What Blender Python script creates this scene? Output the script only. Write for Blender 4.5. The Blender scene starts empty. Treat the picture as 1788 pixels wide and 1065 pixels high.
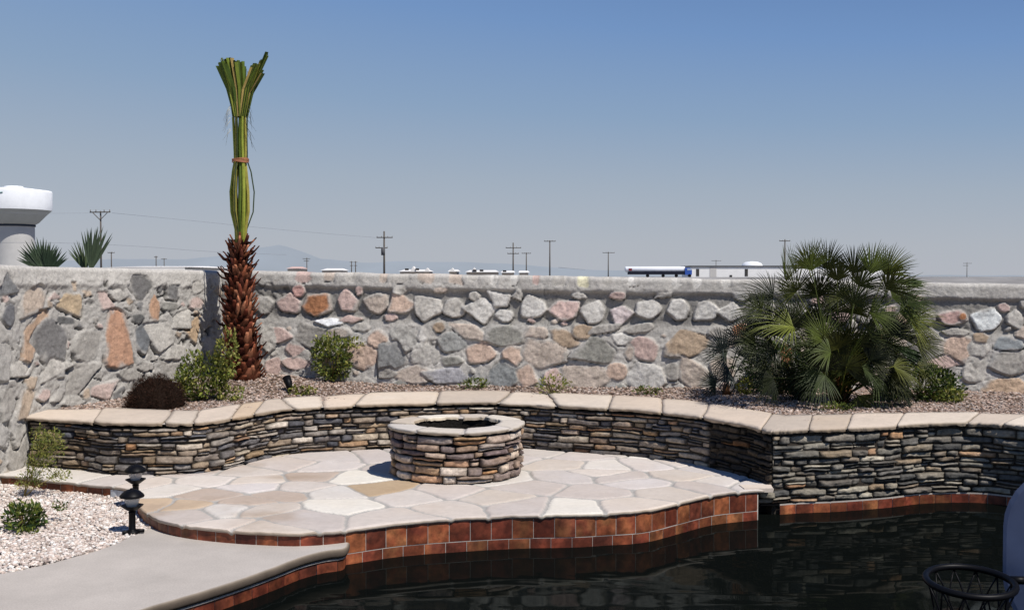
import bpy, math, random
import numpy as np
from mathutils import Vector
from mathutils.geometry import tessellate_polygon
R = math.radians
random.seed(7)
rng = np.random.default_rng(7)
scene = bpy.context.scene
COL = scene.collection

# ---------------------------------------------------------------- camera model
F_PX = 1900.0; CX, CY = 894.0, 532.5; HZ = 483.0; EYE = 1.74
PITCH = math.atan((CY-HZ)/F_PX)
def ray(px, py):
    xc = (px-CX)/F_PX; yc = -(py-CY)/F_PX
    c, s = math.cos(PITCH), math.sin(PITCH)
    return (xc, c + yc*s, -s + yc*c)
def G(px, py, z=0.0):
    """pixel of the photograph -> plan point on the level z"""
    d = ray(px, py); t = (z-EYE)/d[2]
    return (d[0]*t, d[1]*t)
def AT(px, py, Y):
    """pixel -> point at depth Y"""
    d = ray(px, py); t = Y/d[1]
    return (d[0]*t, Y, EYE+d[2]*t)
cam = bpy.data.cameras.new('camera'); camo = bpy.data.objects.new('camera', cam); COL.objects.link(camo)
camo.location = (0,0,EYE); camo.rotation_euler = (math.pi/2-PITCH,0,0)
cam.sensor_width = 36; cam.lens = F_PX/1788*36; cam.clip_end = 60000; cam.clip_start = .05
scene.camera = camo

# ---------------------------------------------------------------- helpers
def lin(c):
    return tuple(((v/255)/12.92 if v/255 <= .04045 else ((v/255+.055)/1.055)**2.4) for v in c)
def L(r,g,b,k=1.0): return np.array(lin((r,g,b)))*k
def _h(ix,iy,iz,seed):
    n = (ix*374761393 + iy*668265263 + iz*2147483647 + seed*974711) & 0xffffffff
    n = ((n ^ (n>>13))*1274126177) & 0xffffffff
    n = ((n ^ (n>>16))*2246822519) & 0xffffffff
    return ((n ^ (n>>15)) & 0xffffff)/float(0xffffff)
def vnoise(P, f, seed=0):
    P = np.asarray(P,float)*f
    if P.shape[-1]==2: P = np.concatenate([P, np.zeros(P.shape[:-1]+(1,))+.37],-1)
    i = np.floor(P).astype(np.int64); u = P-i; u = u*u*(3-2*u); r = 0
    for a in (0,1):
        for b in (0,1):
            for c in (0,1):
                w = (u[...,0] if a else 1-u[...,0])*(u[...,1] if b else 1-u[...,1])*(u[...,2] if c else 1-u[...,2])
                r = r + w*_h(i[...,0]+a, i[...,1]+b, i[...,2]+c, seed)
    return r*2-1
def fbm(P, f, o=3, seed=0):
    r = 0; a = 1; t = 0
    for k in range(o):
        r = r + a*vnoise(P, f*2**k, seed+k*17); t += a; a *= .5
    return r/t
def smooth(x, a, b):
    t = np.clip((x-a)/(b-a),0,1); return t*t*(3-2*t)

class MB:
    def __init__(s): s.v=[]; s.f=[]; s.c=[]; s.n=0
    def add(s, v, f, c):
        v = np.asarray(v,float).reshape(-1,3); c = np.asarray(c,float)
        if c.ndim==1: c = np.tile(c,(len(v),1))
        s.v.append(v); s.c.append(c[:, :3]); n=s.n
        s.f.extend([tuple(int(i)+n for i in q) for q in f]); s.n += len(v)
    def grid(s, P, c):
        """P (a,b,3)"""
        a,b = P.shape[:2]; idx = np.arange(a*b).reshape(a,b)
        q = np.stack([idx[:-1,:-1],idx[:-1,1:],idx[1:,1:],idx[1:,:-1]],-1).reshape(-1,4)
        c = np.asarray(c,float)
        s.add(P.reshape(-1,3), q.tolist(), c.reshape(-1,3) if c.ndim==3 else c)
    def box(s, c, h, col, rz=0):
        x,y,z = h; v = [(a*x,b*y,d*z) for a in (-1,1) for b in (-1,1) for d in (-1,1)]
        ca,sa = math.cos(rz),math.sin(rz)
        v = [(c[0]+p[0]*ca-p[1]*sa, c[1]+p[0]*sa+p[1]*ca, c[2]+p[2]) for p in v]
        s.add(v, [(0,1,3,2),(4,6,7,5),(0,4,5,1),(2,3,7,6),(0,2,6,4),(1,5,7,3)], col)
    def tube(s, pts, rad, col, n=6, cap=True):
        pts = [Vector(p) for p in pts]; m = len(pts)
        if not hasattr(rad,'__len__'): rad=[rad]*m
        V=[]; up = Vector((.13,.2,1)).normalized()
        for i,p in enumerate(pts):
            t = (pts[min(i+1,m-1)]-pts[max(i-1,0)])
            t = t.normalized() if t.length>1e-9 else Vector((0,0,1))
            a = t.cross(up)
            if a.length<.1: a = t.cross(Vector((1,0,0)))
            a.normalize(); b = t.cross(a)
            for k in range(n):
                q=2*math.pi*k/n; V.append(tuple(p + (a*math.cos(q)+b*math.sin(q))*rad[i]))
        Fc=[(i*n+k,i*n+(k+1)%n,(i+1)*n+(k+1)%n,(i+1)*n+k) for i in range(m-1) for k in range(n)]
        if cap: Fc += [tuple(range(n))[::-1], tuple(range((m-1)*n,m*n))]
        c = np.asarray(col,float)
        if c.ndim==2: c = np.repeat(c,n,0)
        s.add(V,Fc,c)
    def lathe(s, prof, c, col, n=32, ang=2*math.pi):
        V=[(c[0]+r*math.cos(ang*k/n), c[1]+r*math.sin(ang*k/n), c[2]+z) for r,z in prof for k in range(n)]
        m=len(prof)
        Fc=[(i*n+k,i*n+(k+1)%n,(i+1)*n+(k+1)%n,(i+1)*n+k) for i in range(m-1) for k in range(n)]
        s.add(V,Fc,col)
    def build(s, name, mat, parent=None, smoothf=True, **kw):
        me = bpy.data.meshes.new(name)
        V = np.concatenate(s.v); C = np.concatenate(s.c)
        me.from_pydata(V.tolist(), [], s.f)
        at = me.color_attributes.new('Col','FLOAT_COLOR','POINT')
        at.data.foreach_set('color', np.concatenate([np.clip(C,0,1), np.ones((len(C),1))],1).astype(np.float32).ravel())
        if smoothf: me.polygons.foreach_set('use_smooth', [True]*len(me.polygons))
        me.materials.append(mat); me.update()
        o = bpy.data.objects.new(name, me); COL.objects.link(o)
        if parent is not None:
            o.parent = parent
            o.matrix_parent_inverse = parent.matrix_world.inverted() if parent.type=='EMPTY' else o.matrix_parent_inverse
        for k,x in kw.items(): o[k]=x
        return o
def thing(name, label, cat, loc=(0,0,0), group=None, kind=None):
    o = bpy.data.objects.new(name, None); COL.objects.link(o); o.location = loc; o.empty_display_size=.1
    bpy.context.view_layer.update()
    if kind: o['kind']=kind
    else:
        o['label']=label; o['category']=cat
    if label: o['label']=label
    if group: o['group']=group
    return o
def tag(o, label, cat, group=None, kind=None):
    if label: o['label']=label
    if cat: o['category']=cat
    if group: o['group']=group
    if kind: o['kind']=kind
    return o
def dup(root, loc, label=None, scale=1.0, rz=0):
    r = root.copy(); COL.objects.link(r); r.location=loc; r.rotation_euler=(0,0,rz); r.scale=(scale,)*3
    if label: r['label']=label
    for ch in root.children:
        c=ch.copy(); COL.objects.link(c); c.parent=r
        for g in ch.children:
            d=g.copy(); COL.objects.link(d); d.parent=c
    return r

# ---------------------------------------------------------------- materials
def mat(name, rough=.85, color=None, var=.25, vscale=30, bump=.3, bscale=80, spec=.3, metallic=0, bdist=.004, var2=0, v2scale=4, trans=0):
    m = bpy.data.materials.new(name); m.use_nodes=True; nt=m.node_tree; N=nt.nodes; K=nt.links
    b = N['Principled BSDF']; b.inputs['Roughness'].default_value=rough
    b.inputs['Specular IOR Level'].default_value=spec; b.inputs['Metallic'].default_value=metallic
    if color is None:
        a=N.new('ShaderNodeAttribute'); a.attribute_name='Col'; src=a.outputs['Color']
    else:
        a=N.new('ShaderNodeRGB'); a.outputs[0].default_value=(*color,1); src=a.outputs[0]
    tc=N.new('ShaderNodeTexCoord')
    def mul(src, scale, amt, detail=5):
        n=N.new('ShaderNodeTexNoise'); n.inputs['Scale'].default_value=scale; n.inputs['Detail'].default_value=detail; n.inputs['Roughness'].default_value=.65
        K.new(tc.outputs['Object'], n.inputs['Vector'])
        mr=N.new('ShaderNodeMapRange'); mr.inputs['From Min'].default_value=.3; mr.inputs['From Max'].default_value=.7
        mr.inputs['To Min'].default_value=1-amt; mr.inputs['To Max'].default_value=1+amt
        K.new(n.outputs['Fac'], mr.inputs['Value'])
        mx=N.new('ShaderNodeVectorMath'); mx.operation='SCALE'
        K.new(src, mx.inputs[0]); K.new(mr.outputs[0], mx.inputs['Scale'])
        return mx.outputs[0]
    if var: src=mul(src,vscale,var)
    if var2: src=mul(src,v2scale,var2)
    K.new(src,b.inputs['Base Color'])
    if bump:
        n=N.new('ShaderNodeTexNoise'); n.inputs['Scale'].default_value=bscale; n.inputs['Detail'].default_value=6; n.inputs['Roughness'].default_value=.7
        K.new(tc.outputs['Object'], n.inputs['Vector'])
        bp=N.new('ShaderNodeBump'); bp.inputs['Strength'].default_value=bump; bp.inputs['Distance'].default_value=bdist
        K.new(n.outputs['Fac'],bp.inputs['Height']); K.new(bp.outputs[0],b.inputs['Normal'])
    if trans:
        t=N.new('ShaderNodeBsdfTranslucent'); K.new(src,t.inputs['Color'])
        ms=N.new('ShaderNodeMixShader'); ms.inputs[0].default_value=trans
        K.new(b.outputs[0],ms.inputs[1]); K.new(t.outputs[0],ms.inputs[2]); K.new(ms.outputs[0],N['Material Output'].inputs['Surface'])
    return m
M_rubble = mat('rubble_stone', .95, var=.22, vscale=45, bump=.8, bscale=70, bdist=.008, var2=.12, v2scale=5, spec=.1)
M_ledge = mat('ledge_stone', .9, var=.38, vscale=28, bump=1, bscale=50, bdist=.007, var2=.15, v2scale=9, spec=.12)
M_flag = mat('flagstone', .85, var=.07, vscale=18, bump=.5, bscale=30, bdist=.006, var2=.05, v2scale=3, spec=.2)
M_tile = mat('clay_tile', .5, var=.42, vscale=22, bump=.3, bscale=60, bdist=.002, spec=.3, var2=.2, v2scale=7)
M_conc = mat('concrete', .9, color=lin((182,174,165)), var=.13, vscale=90, bump=.5, bscale=110, bdist=.003, var2=.10, v2scale=2.2, spec=.15)
M_peb = mat('pebble', .85, var=.12, vscale=60, bump=.2, spec=.2)
M_soil = mat('soil', 1, var=.4, vscale=60, bump=1, bscale=60, bdist=.01, spec=.05)
M_leaf = mat('leaf', .5, var=.2, vscale=20, bump=0, spec=.3, trans=.22)
M_palm = mat('palm_leaf', .55, var=.2, vscale=15, bump=0, spec=.25, trans=.18)
M_bark = mat('bark', .95, var=.4, vscale=35, bump=1, bscale=60, bdist=.006, spec=.05)
M_plain = mat('painted', .6, var=.05, vscale=3, bump=0, spec=.3)
M_black = mat('black_plastic', .45, color=(.004,.004,.005), var=.1, bump=0, spec=.14)
M_far = mat('far_paint', .85, var=.06, vscale=.3, bump=0, spec=.1)
M_wood = mat('pole_wood', .95, var=.2, vscale=2, bump=0, spec=.05)
M_ground = mat('desert_ground', 1, color=(.27,.26,.25), var=.3, vscale=.05, bump=0, spec=.02, var2=.2, v2scale=.005)

def mat_water():
    m=bpy.data.materials.new('water'); m.use_nodes=True; nt=m.node_tree; N=nt.nodes; K=nt.links
    b=N['Principled BSDF']; b.inputs['Base Color'].default_value=(.0035,.0045,.004,1); b.inputs['Roughness'].default_value=.6; b.inputs['Specular IOR Level'].default_value=0
    tc=N.new('ShaderNodeTexCoord'); mp=N.new('ShaderNodeMapping'); mp.inputs['Scale'].default_value=(.55,1.6,1); mp.inputs['Rotation'].default_value=(0,0,.15); K.new(tc.outputs['Object'],mp.inputs[0])
    n=N.new('ShaderNodeTexNoise'); n.inputs['Scale'].default_value=1.2; n.inputs['Detail'].default_value=2; n.inputs['Distortion'].default_value=.8
    K.new(mp.outputs[0],n.inputs['Vector'])
    bp=N.new('ShaderNodeBump'); bp.inputs['Strength'].default_value=.4; bp.inputs['Distance'].default_value=.016
    K.new(n.outputs['Fac'],bp.inputs['Height']); K.new(bp.outputs[0],b.inputs['Normal'])
    g=N.new('ShaderNodeBsdfGlossy'); g.inputs['Roughness'].default_value=.03; g.inputs['Color'].default_value=(.62,.68,.68,1); K.new(bp.outputs[0],g.inputs['Normal'])
    f=N.new('ShaderNodeFresnel'); f.inputs['IOR'].default_value=1.24; K.new(bp.outputs[0],f.inputs['Normal'])
    # oily, dark water: reflections much weaker than the bare fresnel of a calm mirror
    mu=N.new('ShaderNodeMath'); mu.operation='MULTIPLY'; K.new(f.outputs[0],mu.inputs[0]); mu.inputs[1].default_value=.45
    ms=N.new('ShaderNodeMixShader'); K.new(mu.outputs[0],ms.inputs[0]); K.new(b.outputs[0],ms.inputs[1]); K.new(g.outputs[0],ms.inputs[2])
    K.new(ms.outputs[0],N['Material Output'].inputs['Surface'])
    return m
M_water = mat_water()
def mat_glass():
    m=bpy.data.materials.new('lamp_glass'); m.use_nodes=True; nt=m.node_tree; N=nt.nodes; K=nt.links
    b=N['Principled BSDF']; b.inputs['Base Color'].default_value=(.75,.73,.7,1); b.inputs['Roughness'].default_value=.15
    b.inputs['Alpha'].default_value=.6
    tc=N.new('ShaderNodeTexCoord'); w=N.new('ShaderNodeTexWave'); w.inputs['Scale'].default_value=30; K.new(tc.outputs['Object'],w.inputs[0])
    bp=N.new('ShaderNodeBump'); bp.inputs['Strength'].default_value=.3; bp.inputs['Distance'].default_value=.003; K.new(w.outputs['Fac'],bp.inputs['Height']); K.new(bp.outputs[0],b.inputs['Normal'])
    return m
M_glass = mat_glass()
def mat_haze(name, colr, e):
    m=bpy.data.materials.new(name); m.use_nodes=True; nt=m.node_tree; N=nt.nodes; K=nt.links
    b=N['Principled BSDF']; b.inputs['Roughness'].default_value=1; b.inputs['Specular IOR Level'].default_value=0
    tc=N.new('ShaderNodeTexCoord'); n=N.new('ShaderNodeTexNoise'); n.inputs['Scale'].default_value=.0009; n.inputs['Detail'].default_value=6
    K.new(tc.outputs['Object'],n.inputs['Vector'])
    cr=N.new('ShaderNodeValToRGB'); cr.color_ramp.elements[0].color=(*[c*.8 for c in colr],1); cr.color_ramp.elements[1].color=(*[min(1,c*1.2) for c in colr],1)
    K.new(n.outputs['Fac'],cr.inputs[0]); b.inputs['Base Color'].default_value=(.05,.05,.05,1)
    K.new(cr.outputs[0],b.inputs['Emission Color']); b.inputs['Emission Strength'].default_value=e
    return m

# ---------------------------------------------------------------- world and sun
SUN_EL, SUN_AZ = 56, 46          # azimuth to the right of straight behind the camera
sd = Vector((math.sin(R(SUN_AZ))*math.cos(R(SUN_EL)), -math.cos(R(SUN_AZ))*math.cos(R(SUN_EL)), math.sin(R(SUN_EL))))
sl = bpy.data.lights.new('sun','SUN'); sl.energy=4.5; sl.angle=R(.5); sl.color=(1,.955,.9)
so = bpy.data.objects.new('sun',sl); COL.objects.link(so); so.rotation_euler = sd.to_track_quat('Z','Y').to_euler(); so.location=(5,-5,10)
w = bpy.data.worlds.new('World'); scene.world=w; w.use_nodes=True
N=w.node_tree.nodes; K=w.node_tree.links; bg=N['Background']
sky=N.new('ShaderNodeTexSky'); sky.sky_type='NISHITA'; sky.sun_disc=False; sky.sun_elevation=R(SUN_EL)
sky.sun_rotation=math.atan2(sd.x, sd.y); sky.air_density=1.0; sky.dust_density=2.2; sky.ozone_density=1.6; sky.altitude=1100
SKY_TINT=(.97,.97,1.0)
hs=N.new('ShaderNodeHueSaturation'); hs.inputs['Saturation'].default_value=1.0; hs.inputs['Value'].default_value=1.0
K.new(sky.outputs[0],hs.inputs['Color']); bg.inputs[1].default_value=.06
# hazy desert air: pale grey-blue at the horizon, deeper blue overhead and toward the right
tcw=N.new('ShaderNodeTexCoord'); sx=N.new('ShaderNodeSeparateXYZ'); K.new(tcw.outputs['Generated'],sx.inputs[0])
tilt=N.new('ShaderNodeMath'); tilt.operation='MULTIPLY_ADD'; K.new(sx.outputs['X'],tilt.inputs[0]); tilt.inputs[1].default_value=.10
wz=N.new('ShaderNodeMath'); wz.operation='MULTIPLY'; K.new(sx.outputs['Z'],wz.inputs[0]); wz.inputs[1].default_value=1.0
cl=N.new('ShaderNodeMath'); cl.operation='MULTIPLY'; K.new(sx.outputs['X'],cl.inputs[0]); K.new(sx.outputs['Z'],cl.inputs[1])
ad=N.new('ShaderNodeMath'); ad.operation='MULTIPLY_ADD'; K.new(cl.outputs[0],ad.inputs[0]); ad.inputs[1].default_value=.45; K.new(sx.outputs['Z'],ad.inputs[2])
rp=N.new('ShaderNodeValToRGB'); e=rp.color_ramp.elements; K.new(ad.outputs[0],rp.inputs[0])
for i,(p,c) in enumerate([(0,(182,186,195)),(.03,(178,184,194)),(.085,(164,177,193)),(.15,(140,165,195)),(.23,(116,150,197)),(.40,(66,104,164)),(1,(38,68,126))]):
    q=e[i] if i<2 else e.new(p); q.position=p; q.color=(*lin(c),1)
sc1=N.new('ShaderNodeVectorMath'); sc1.operation='SCALE'; K.new(rp.outputs[0],sc1.inputs[0]); sc1.inputs['Scale'].default_value=1/.06
mxw=N.new('ShaderNodeMix'); mxw.data_type='RGBA'; mxw.inputs[0].default_value=.92
K.new(hs.outputs[0],mxw.inputs[6]); K.new(sc1.outputs[0],mxw.inputs[7]); K.new(mxw.outputs[2],bg.inputs[0])
scene.view_settings.view_transform='Standard'; scene.view_settings.look='None'; scene.view_settings.exposure=0
scene.cycles.max_bounces=6; scene.cycles.diffuse_bounces=1; scene.cycles.transparent_max_bounces=12

# ---------------------------------------------------------------- curves
def resample(pts, step=.02):
    """Catmull-Rom through the points, then equal arc length"""
    P=np.array(pts,float); P=np.vstack([2*P[0]-P[1],P,2*P[-1]-P[-2]]); out=[]
    for i in range(1,len(P)-2):
        t=np.linspace(0,1,24,endpoint=False)[:,None]; a,b,c,d=P[i-1],P[i],P[i+1],P[i+2]
        out.append(.5*((2*b)+(-a+c)*t+(2*a-5*b+4*c-d)*t**2+(-a+3*b-3*c+d)*t**3))
    out.append(P[-2][None]); Q=np.vstack(out)
    return arclen(Q, step)
def arclen(Q, step):
    s=np.concatenate([[0],np.cumsum(np.linalg.norm(np.diff(Q,axis=0),axis=1))])
    n=max(2,int(s[-1]/step)+1); t=np.linspace(0,s[-1],n)
    return np.stack([np.interp(t,s,Q[:,k]) for k in range(Q.shape[1])],1)
class Curve:
    def __init__(c, Q):
        c.Q=np.asarray(Q,float); c.s=np.concatenate([[0],np.cumsum(np.linalg.norm(np.diff(c.Q,axis=0),axis=1))]); c.len=c.s[-1]
        T=np.gradient(c.Q,axis=0); k=7
        ker=np.ones(k)/k; T=np.stack([np.convolve(np.pad(T[:,j],k//2,mode='edge'),ker,'valid') for j in (0,1)],1)
        T/=np.linalg.norm(T,axis=1)[:,None]+1e-12; c.N=np.stack([T[:,1],-T[:,0]],1)
    def at(c,s,off=0):
        s=np.asarray(s,float); p=np.stack([np.interp(s,c.s,c.Q[:,k]) for k in (0,1)],-1); n=np.stack([np.interp(s,c.s,c.N[:,k]) for k in (0,1)],-1)
        n/=np.linalg.norm(n,axis=-1,keepdims=True)+1e-12
        off=np.asarray(off,float)
        return p+n*off[...,None] if off.ndim else p+n*off
    def s_of(c,p):
        return c.s[np.argmin(((c.Q-np.asarray(p)[:2])**2).sum(1))]
def inside(poly, X, Y):
    poly=np.asarray(poly); r=np.zeros(X.shape,bool); j=len(poly)-1
    for i in range(len(poly)):
        xi,yi=poly[i]; xj,yj=poly[j]
        c=((yi>Y)!=(yj>Y)) & (X < (xj-xi)*(Y-yi)/((yj-yi) if yj!=yi else 1e-12)+xi); r^=c; j=i
    return r

ZC=.46; ZW=-.255; ZD=-.10
CF=[(20,725),(130,732),(200,738),(330,737),(400,729),(500,713),(640,706),(760,703),(860,702),(1000,709),(1100,714),(1200,723),(1290,738),(1338,750),(1356,751),(1400,749),(1470,747),(1550,743),(1620,738),(1700,737),(1755,740)]
CB=[(20,713),(130,713),(215,713),(325,716),(410,705),(500,694),(640,686),(760,683),(860,682),(1010,688),(1110,692),(1210,699),(1300,713),(1360,723),(1385,724),(1420,723),(1490,721),(1570,720),(1640,720),(1710,720),(1790,722)]
F3=[G(x,y,ZC) for x,y in CF]+[(4.52,9.22),(4.74,8.8),(4.86,8.0),(4.95,6.8),(5.05,5.4)]
B3=[G(x,y,ZC+.03) for x,y in CB]+[(5.1,9.8),(5.4,9.0),(5.55,8.0),(5.65,6.8),(5.75,5.4)]
def catmull_pair(A,B,n=24):
    out=[]
    for P in (A,B):
        P=np.array(P,float); P=np.vstack([2*P[0]-P[1],P,2*P[-1]-P[-2]]); o=[]
        for i in range(1,len(P)-2):
            t=np.linspace(0,1,n,endpoint=False)[:,None]; a,b,c,d=P[i-1],P[i],P[i+1],P[i+2]
            o.append(.5*((2*b)+(-a+c)*t+(2*a-5*b+4*c-d)*t**2+(-a+3*b-3*c+d)*t**3))
        o.append(P[-2][None]); out.append(np.vstack(o))
    return out
capF,capB=catmull_pair(F3,B3)
face=Curve(arclen(capF,.02))               # front edge of the cap; the stone face sits 3 cm behind it
PO=[(-60,822),(20,829),(130,841),(200,848),(233,856),(238,875),(255,893),(300,911),(380,922),(480,928),(540,928),(600,923),(700,910),(800,903),(900,898),(1000,896),(1060,893),(1130,888),(1200,872),(1245,862),(1290,857),(1352,852)]
patF=Curve(resample([G(x,y,0) for x,y in PO],.02))

# ---------------------------------------------------------------- ledge stone veneer
PAL_L=[L(138,124,108),L(116,106,96),L(92,88,86),L(78,78,82),L(160,148,130),L(130,114,94),L(104,98,92),L(172,162,148),L(124,106,84),L(86,84,84),L(146,138,128),L(140,112,84),L(68,69,74),L(108,98,88)]
PAL_R=[L(124,119,108),L(98,95,90),L(80,79,76),L(148,141,126),L(108,103,94),L(72,72,70),L(132,124,110),L(160,152,136),L(92,88,82),L(136,118,96),L(104,98,90)]
WAVE=.022; ZLIM=[0,1]; hash_z=.5
def ledge(mb, pos, s0, s1, z0, z1, pal, k=1.25, seed=1, hmin=.040, hmax=.072, lmin=.08, lmax=.34, close=False, depth=.05):
    """pos(s,off)-> plan points. irregular courses of split stones"""
    rd=random.Random(seed); z=z0; rows=[]; ZLIM[0]=z0; ZLIM[1]=z1
    while z<z1-.012:
        h=rd.uniform(hmin,hmax)
        if z+h>z1-.02: h=z1-z
        rows.append((z,h)); z+=h
    for ri,(z,h) in enumerate(rows):
        s=s0-rd.uniform(0,.1)*(0 if close else 1)
        while s<s1-.01:
            l=rd.uniform(lmin,lmax)*(1 if h>.04 else .85)
            if s+l>s1-.06: l=s1-s
            # sometimes two thin stones share a course
            subs=[(z,h)]
            if h>.05 and rd.random()<.34:
                q=rd.uniform(.38,.62); subs=[(z,h*q),(z+h*q,h*(1-q))]
            for zz,hh in subs:
                stone(mb,pos,max(s,s0),min(s+l,s1),zz,hh,pal,k,rd,depth)
            s+=l
def stone(mb,pos,sa,sb,z,h,pal,k,rd,depth):
    if sb-sa<.02: return
    g=.003; nx=max(5,int((sb-sa)/.016)); nz=6
    u=np.linspace(0,1,nx); v=np.linspace(0,1,nz); U,Vv=np.meshgrid(u,v)
    sd_=rd.randint(0,99999)
    edge=np.minimum(np.minimum(U*(sb-sa),(1-U)*(sb-sa))/.022,np.minimum(Vv*h,(1-Vv)*h)/.011)
    rnd=np.sqrt(np.clip(edge,0,1))
    base=rd.choice([-.016,-.006,.002,.010,.018,.026])
    S=sa+g+(sb-sa-2*g)*U; 
    tp=rd.uniform(-.25,.25); tq=rd.uniform(-.25,.25)
    Pn=np.stack([S*1.0,Vv*h*2.2+z*3,np.full_like(S,sd_%97)],-1)
    wob=fbm(Pn,16,3,sd_%31)
    lo=.006*vnoise(np.stack([S,np.full_like(S,sd_%89+.5)],-1),14,3)
    hi=.008*vnoise(np.stack([S,np.full_like(S,sd_%83+.5)],-1),13,4)
    tail=1-rd.uniform(0,.42)*smooth(np.abs(U-rd.uniform(.3,.7)),.2,.7)   # stones thin out at their ends
    mid=z+h*.5+h*.12*rd.uniform(-1,1)
    wv=WAVE*fbm(np.stack([S,np.full_like(S,z*3.0),np.full_like(S,hash_z)],-1),3.2,3,77)
    Zt=z+g+(h-2*g)*Vv
    Z=mid+(Zt-mid)*tail+lo*(1-Vv)+hi*Vv*.7+wv*min(1,max(0,(z-ZLIM[0])/.05))*min(1,max(0,(ZLIM[1]-z-h)/.05))
    off=base-.02*(1-rnd)+.014*wob+.008*tp*(U-.5)+.016*tq*(Vv-.5)
    off=off+.006*np.round(fbm(np.stack([S*.25,Z*1.0,np.full_like(S,sd_%97)],-1),70,2,9)*2)/2
    P=pos(S,off); V3=np.concatenate([P,Z[...,None]],-1)
    c0=np.array(rd.choice(pal))*k*rd.uniform(.8,1.2); c1=np.array(rd.choice(pal))*k
    m=np.clip(.5+.9*fbm(Pn,7,3,sd_%53),0,1)[...,None]*.55
    C=c0*(1-m)+c1*m
    C=C*(.5+.5*np.clip(edge,0,1))[...,None]  # stone borders darkened: shade of the gaps put in the colour
    if rd.random()<.045: C=C*.5+L(168,118,74,k)*.5*(.4+.6*np.clip(edge,0,1))[...,None]
    # wrap the border back into the wall
    ring=np.concatenate([np.array([(0,j) for j in range(nx)]),np.array([(i,nx-1) for i in range(1,nz)]),np.array([(nz-1,j) for j in range(nx-2,-1,-1)]),np.array([(i,0) for i in range(nz-2,0,-1)])])
    mb_n=len(V3.reshape(-1,3)); rs=S[ring[:,0],ring[:,1]]; rz=Z[ring[:,0],ring[:,1]]
    bp=np.concatenate([pos(rs,np.full(rs.shape,-depth)),rz[:,None]],-1)
    idx=np.arange(nx*nz).reshape(nz,nx)
    q=np.stack([idx[:-1,:-1],idx[:-1,1:],idx[1:,1:],idx[1:,:-1]],-1).reshape(-1,4).tolist()
    rr=idx[ring[:,0],ring[:,1]]; n=len(rr)
    q+=[(int(rr[i]),mb_n+i,mb_n+(i+1)%n,int(rr[(i+1)%n])) for i in range(n)]
    mb.add(np.vstack([V3.reshape(-1,3),bp]),q,np.vstack([C.reshape(-1,3),np.tile(c0*.3,(n,1))]))

# retaining wall ------------------------------------------------------------
rw=thing('retaining_wall','curved dry-stacked ledgestone retaining wall with pale flagstone coping around the patio','retaining wall',(0,11,0))
S_CORN=face.s_of(G(1347,751,ZC)); 
fpos=lambda s,off: face.at(s,np.asarray(off)-.035)
mb=MB()
s_left=face.s_of(G(45,727,ZC))
S_SHADE=face.s_of(G(1232,728,ZC))
ledge(mb,fpos,s_left,S_SHADE,-.02,.405,PAL_L,seed=11,k=1.5)
ledge(mb,fpos,S_SHADE,S_CORN,-.02,.405,[L(84,76,68),L(68,64,60),L(96,84,70),L(58,56,54)],seed=18,k=.7)  # darker stones paint the shade on the inner stretch before the corner
ledge(mb,fpos,S_CORN,face.s_of((4.88,7.6)),-.165,.405,PAL_R,seed=12,k=1.4)
# short return of the same stone under the patio's lip, left of the corner
pc=np.array(face.at(S_CORN,-.035)); pl=np.array(G(1316,905,ZW)); pl[1]=pc[1]-.02
dv=(pc-pl); ln=float(np.linalg.norm(dv)); dv/=ln; nn=np.array([dv[1],-dv[0]])
ledge(mb,lambda s,off: pl+dv*np.asarray(s)[...,None]+nn*np.asarray(off)[...,None],0,ln+.03,-.165,-.03,PAL_R,seed=13)
mb.build('stone_face',M_ledge,rw)
# dark mortar core just behind the stones
mb=MB(); ss=np.linspace(0,face.s_of((4.95,6.8)),400); zz=np.array([-.4,.41])
P=np.stack([np.concatenate([face.at(ss,-.060),np.full((400,1),z)],1) for z in zz],0)
mb.grid(P,L(66,60,54)); mb.build('mortar_core',M_soil,rw)

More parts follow.
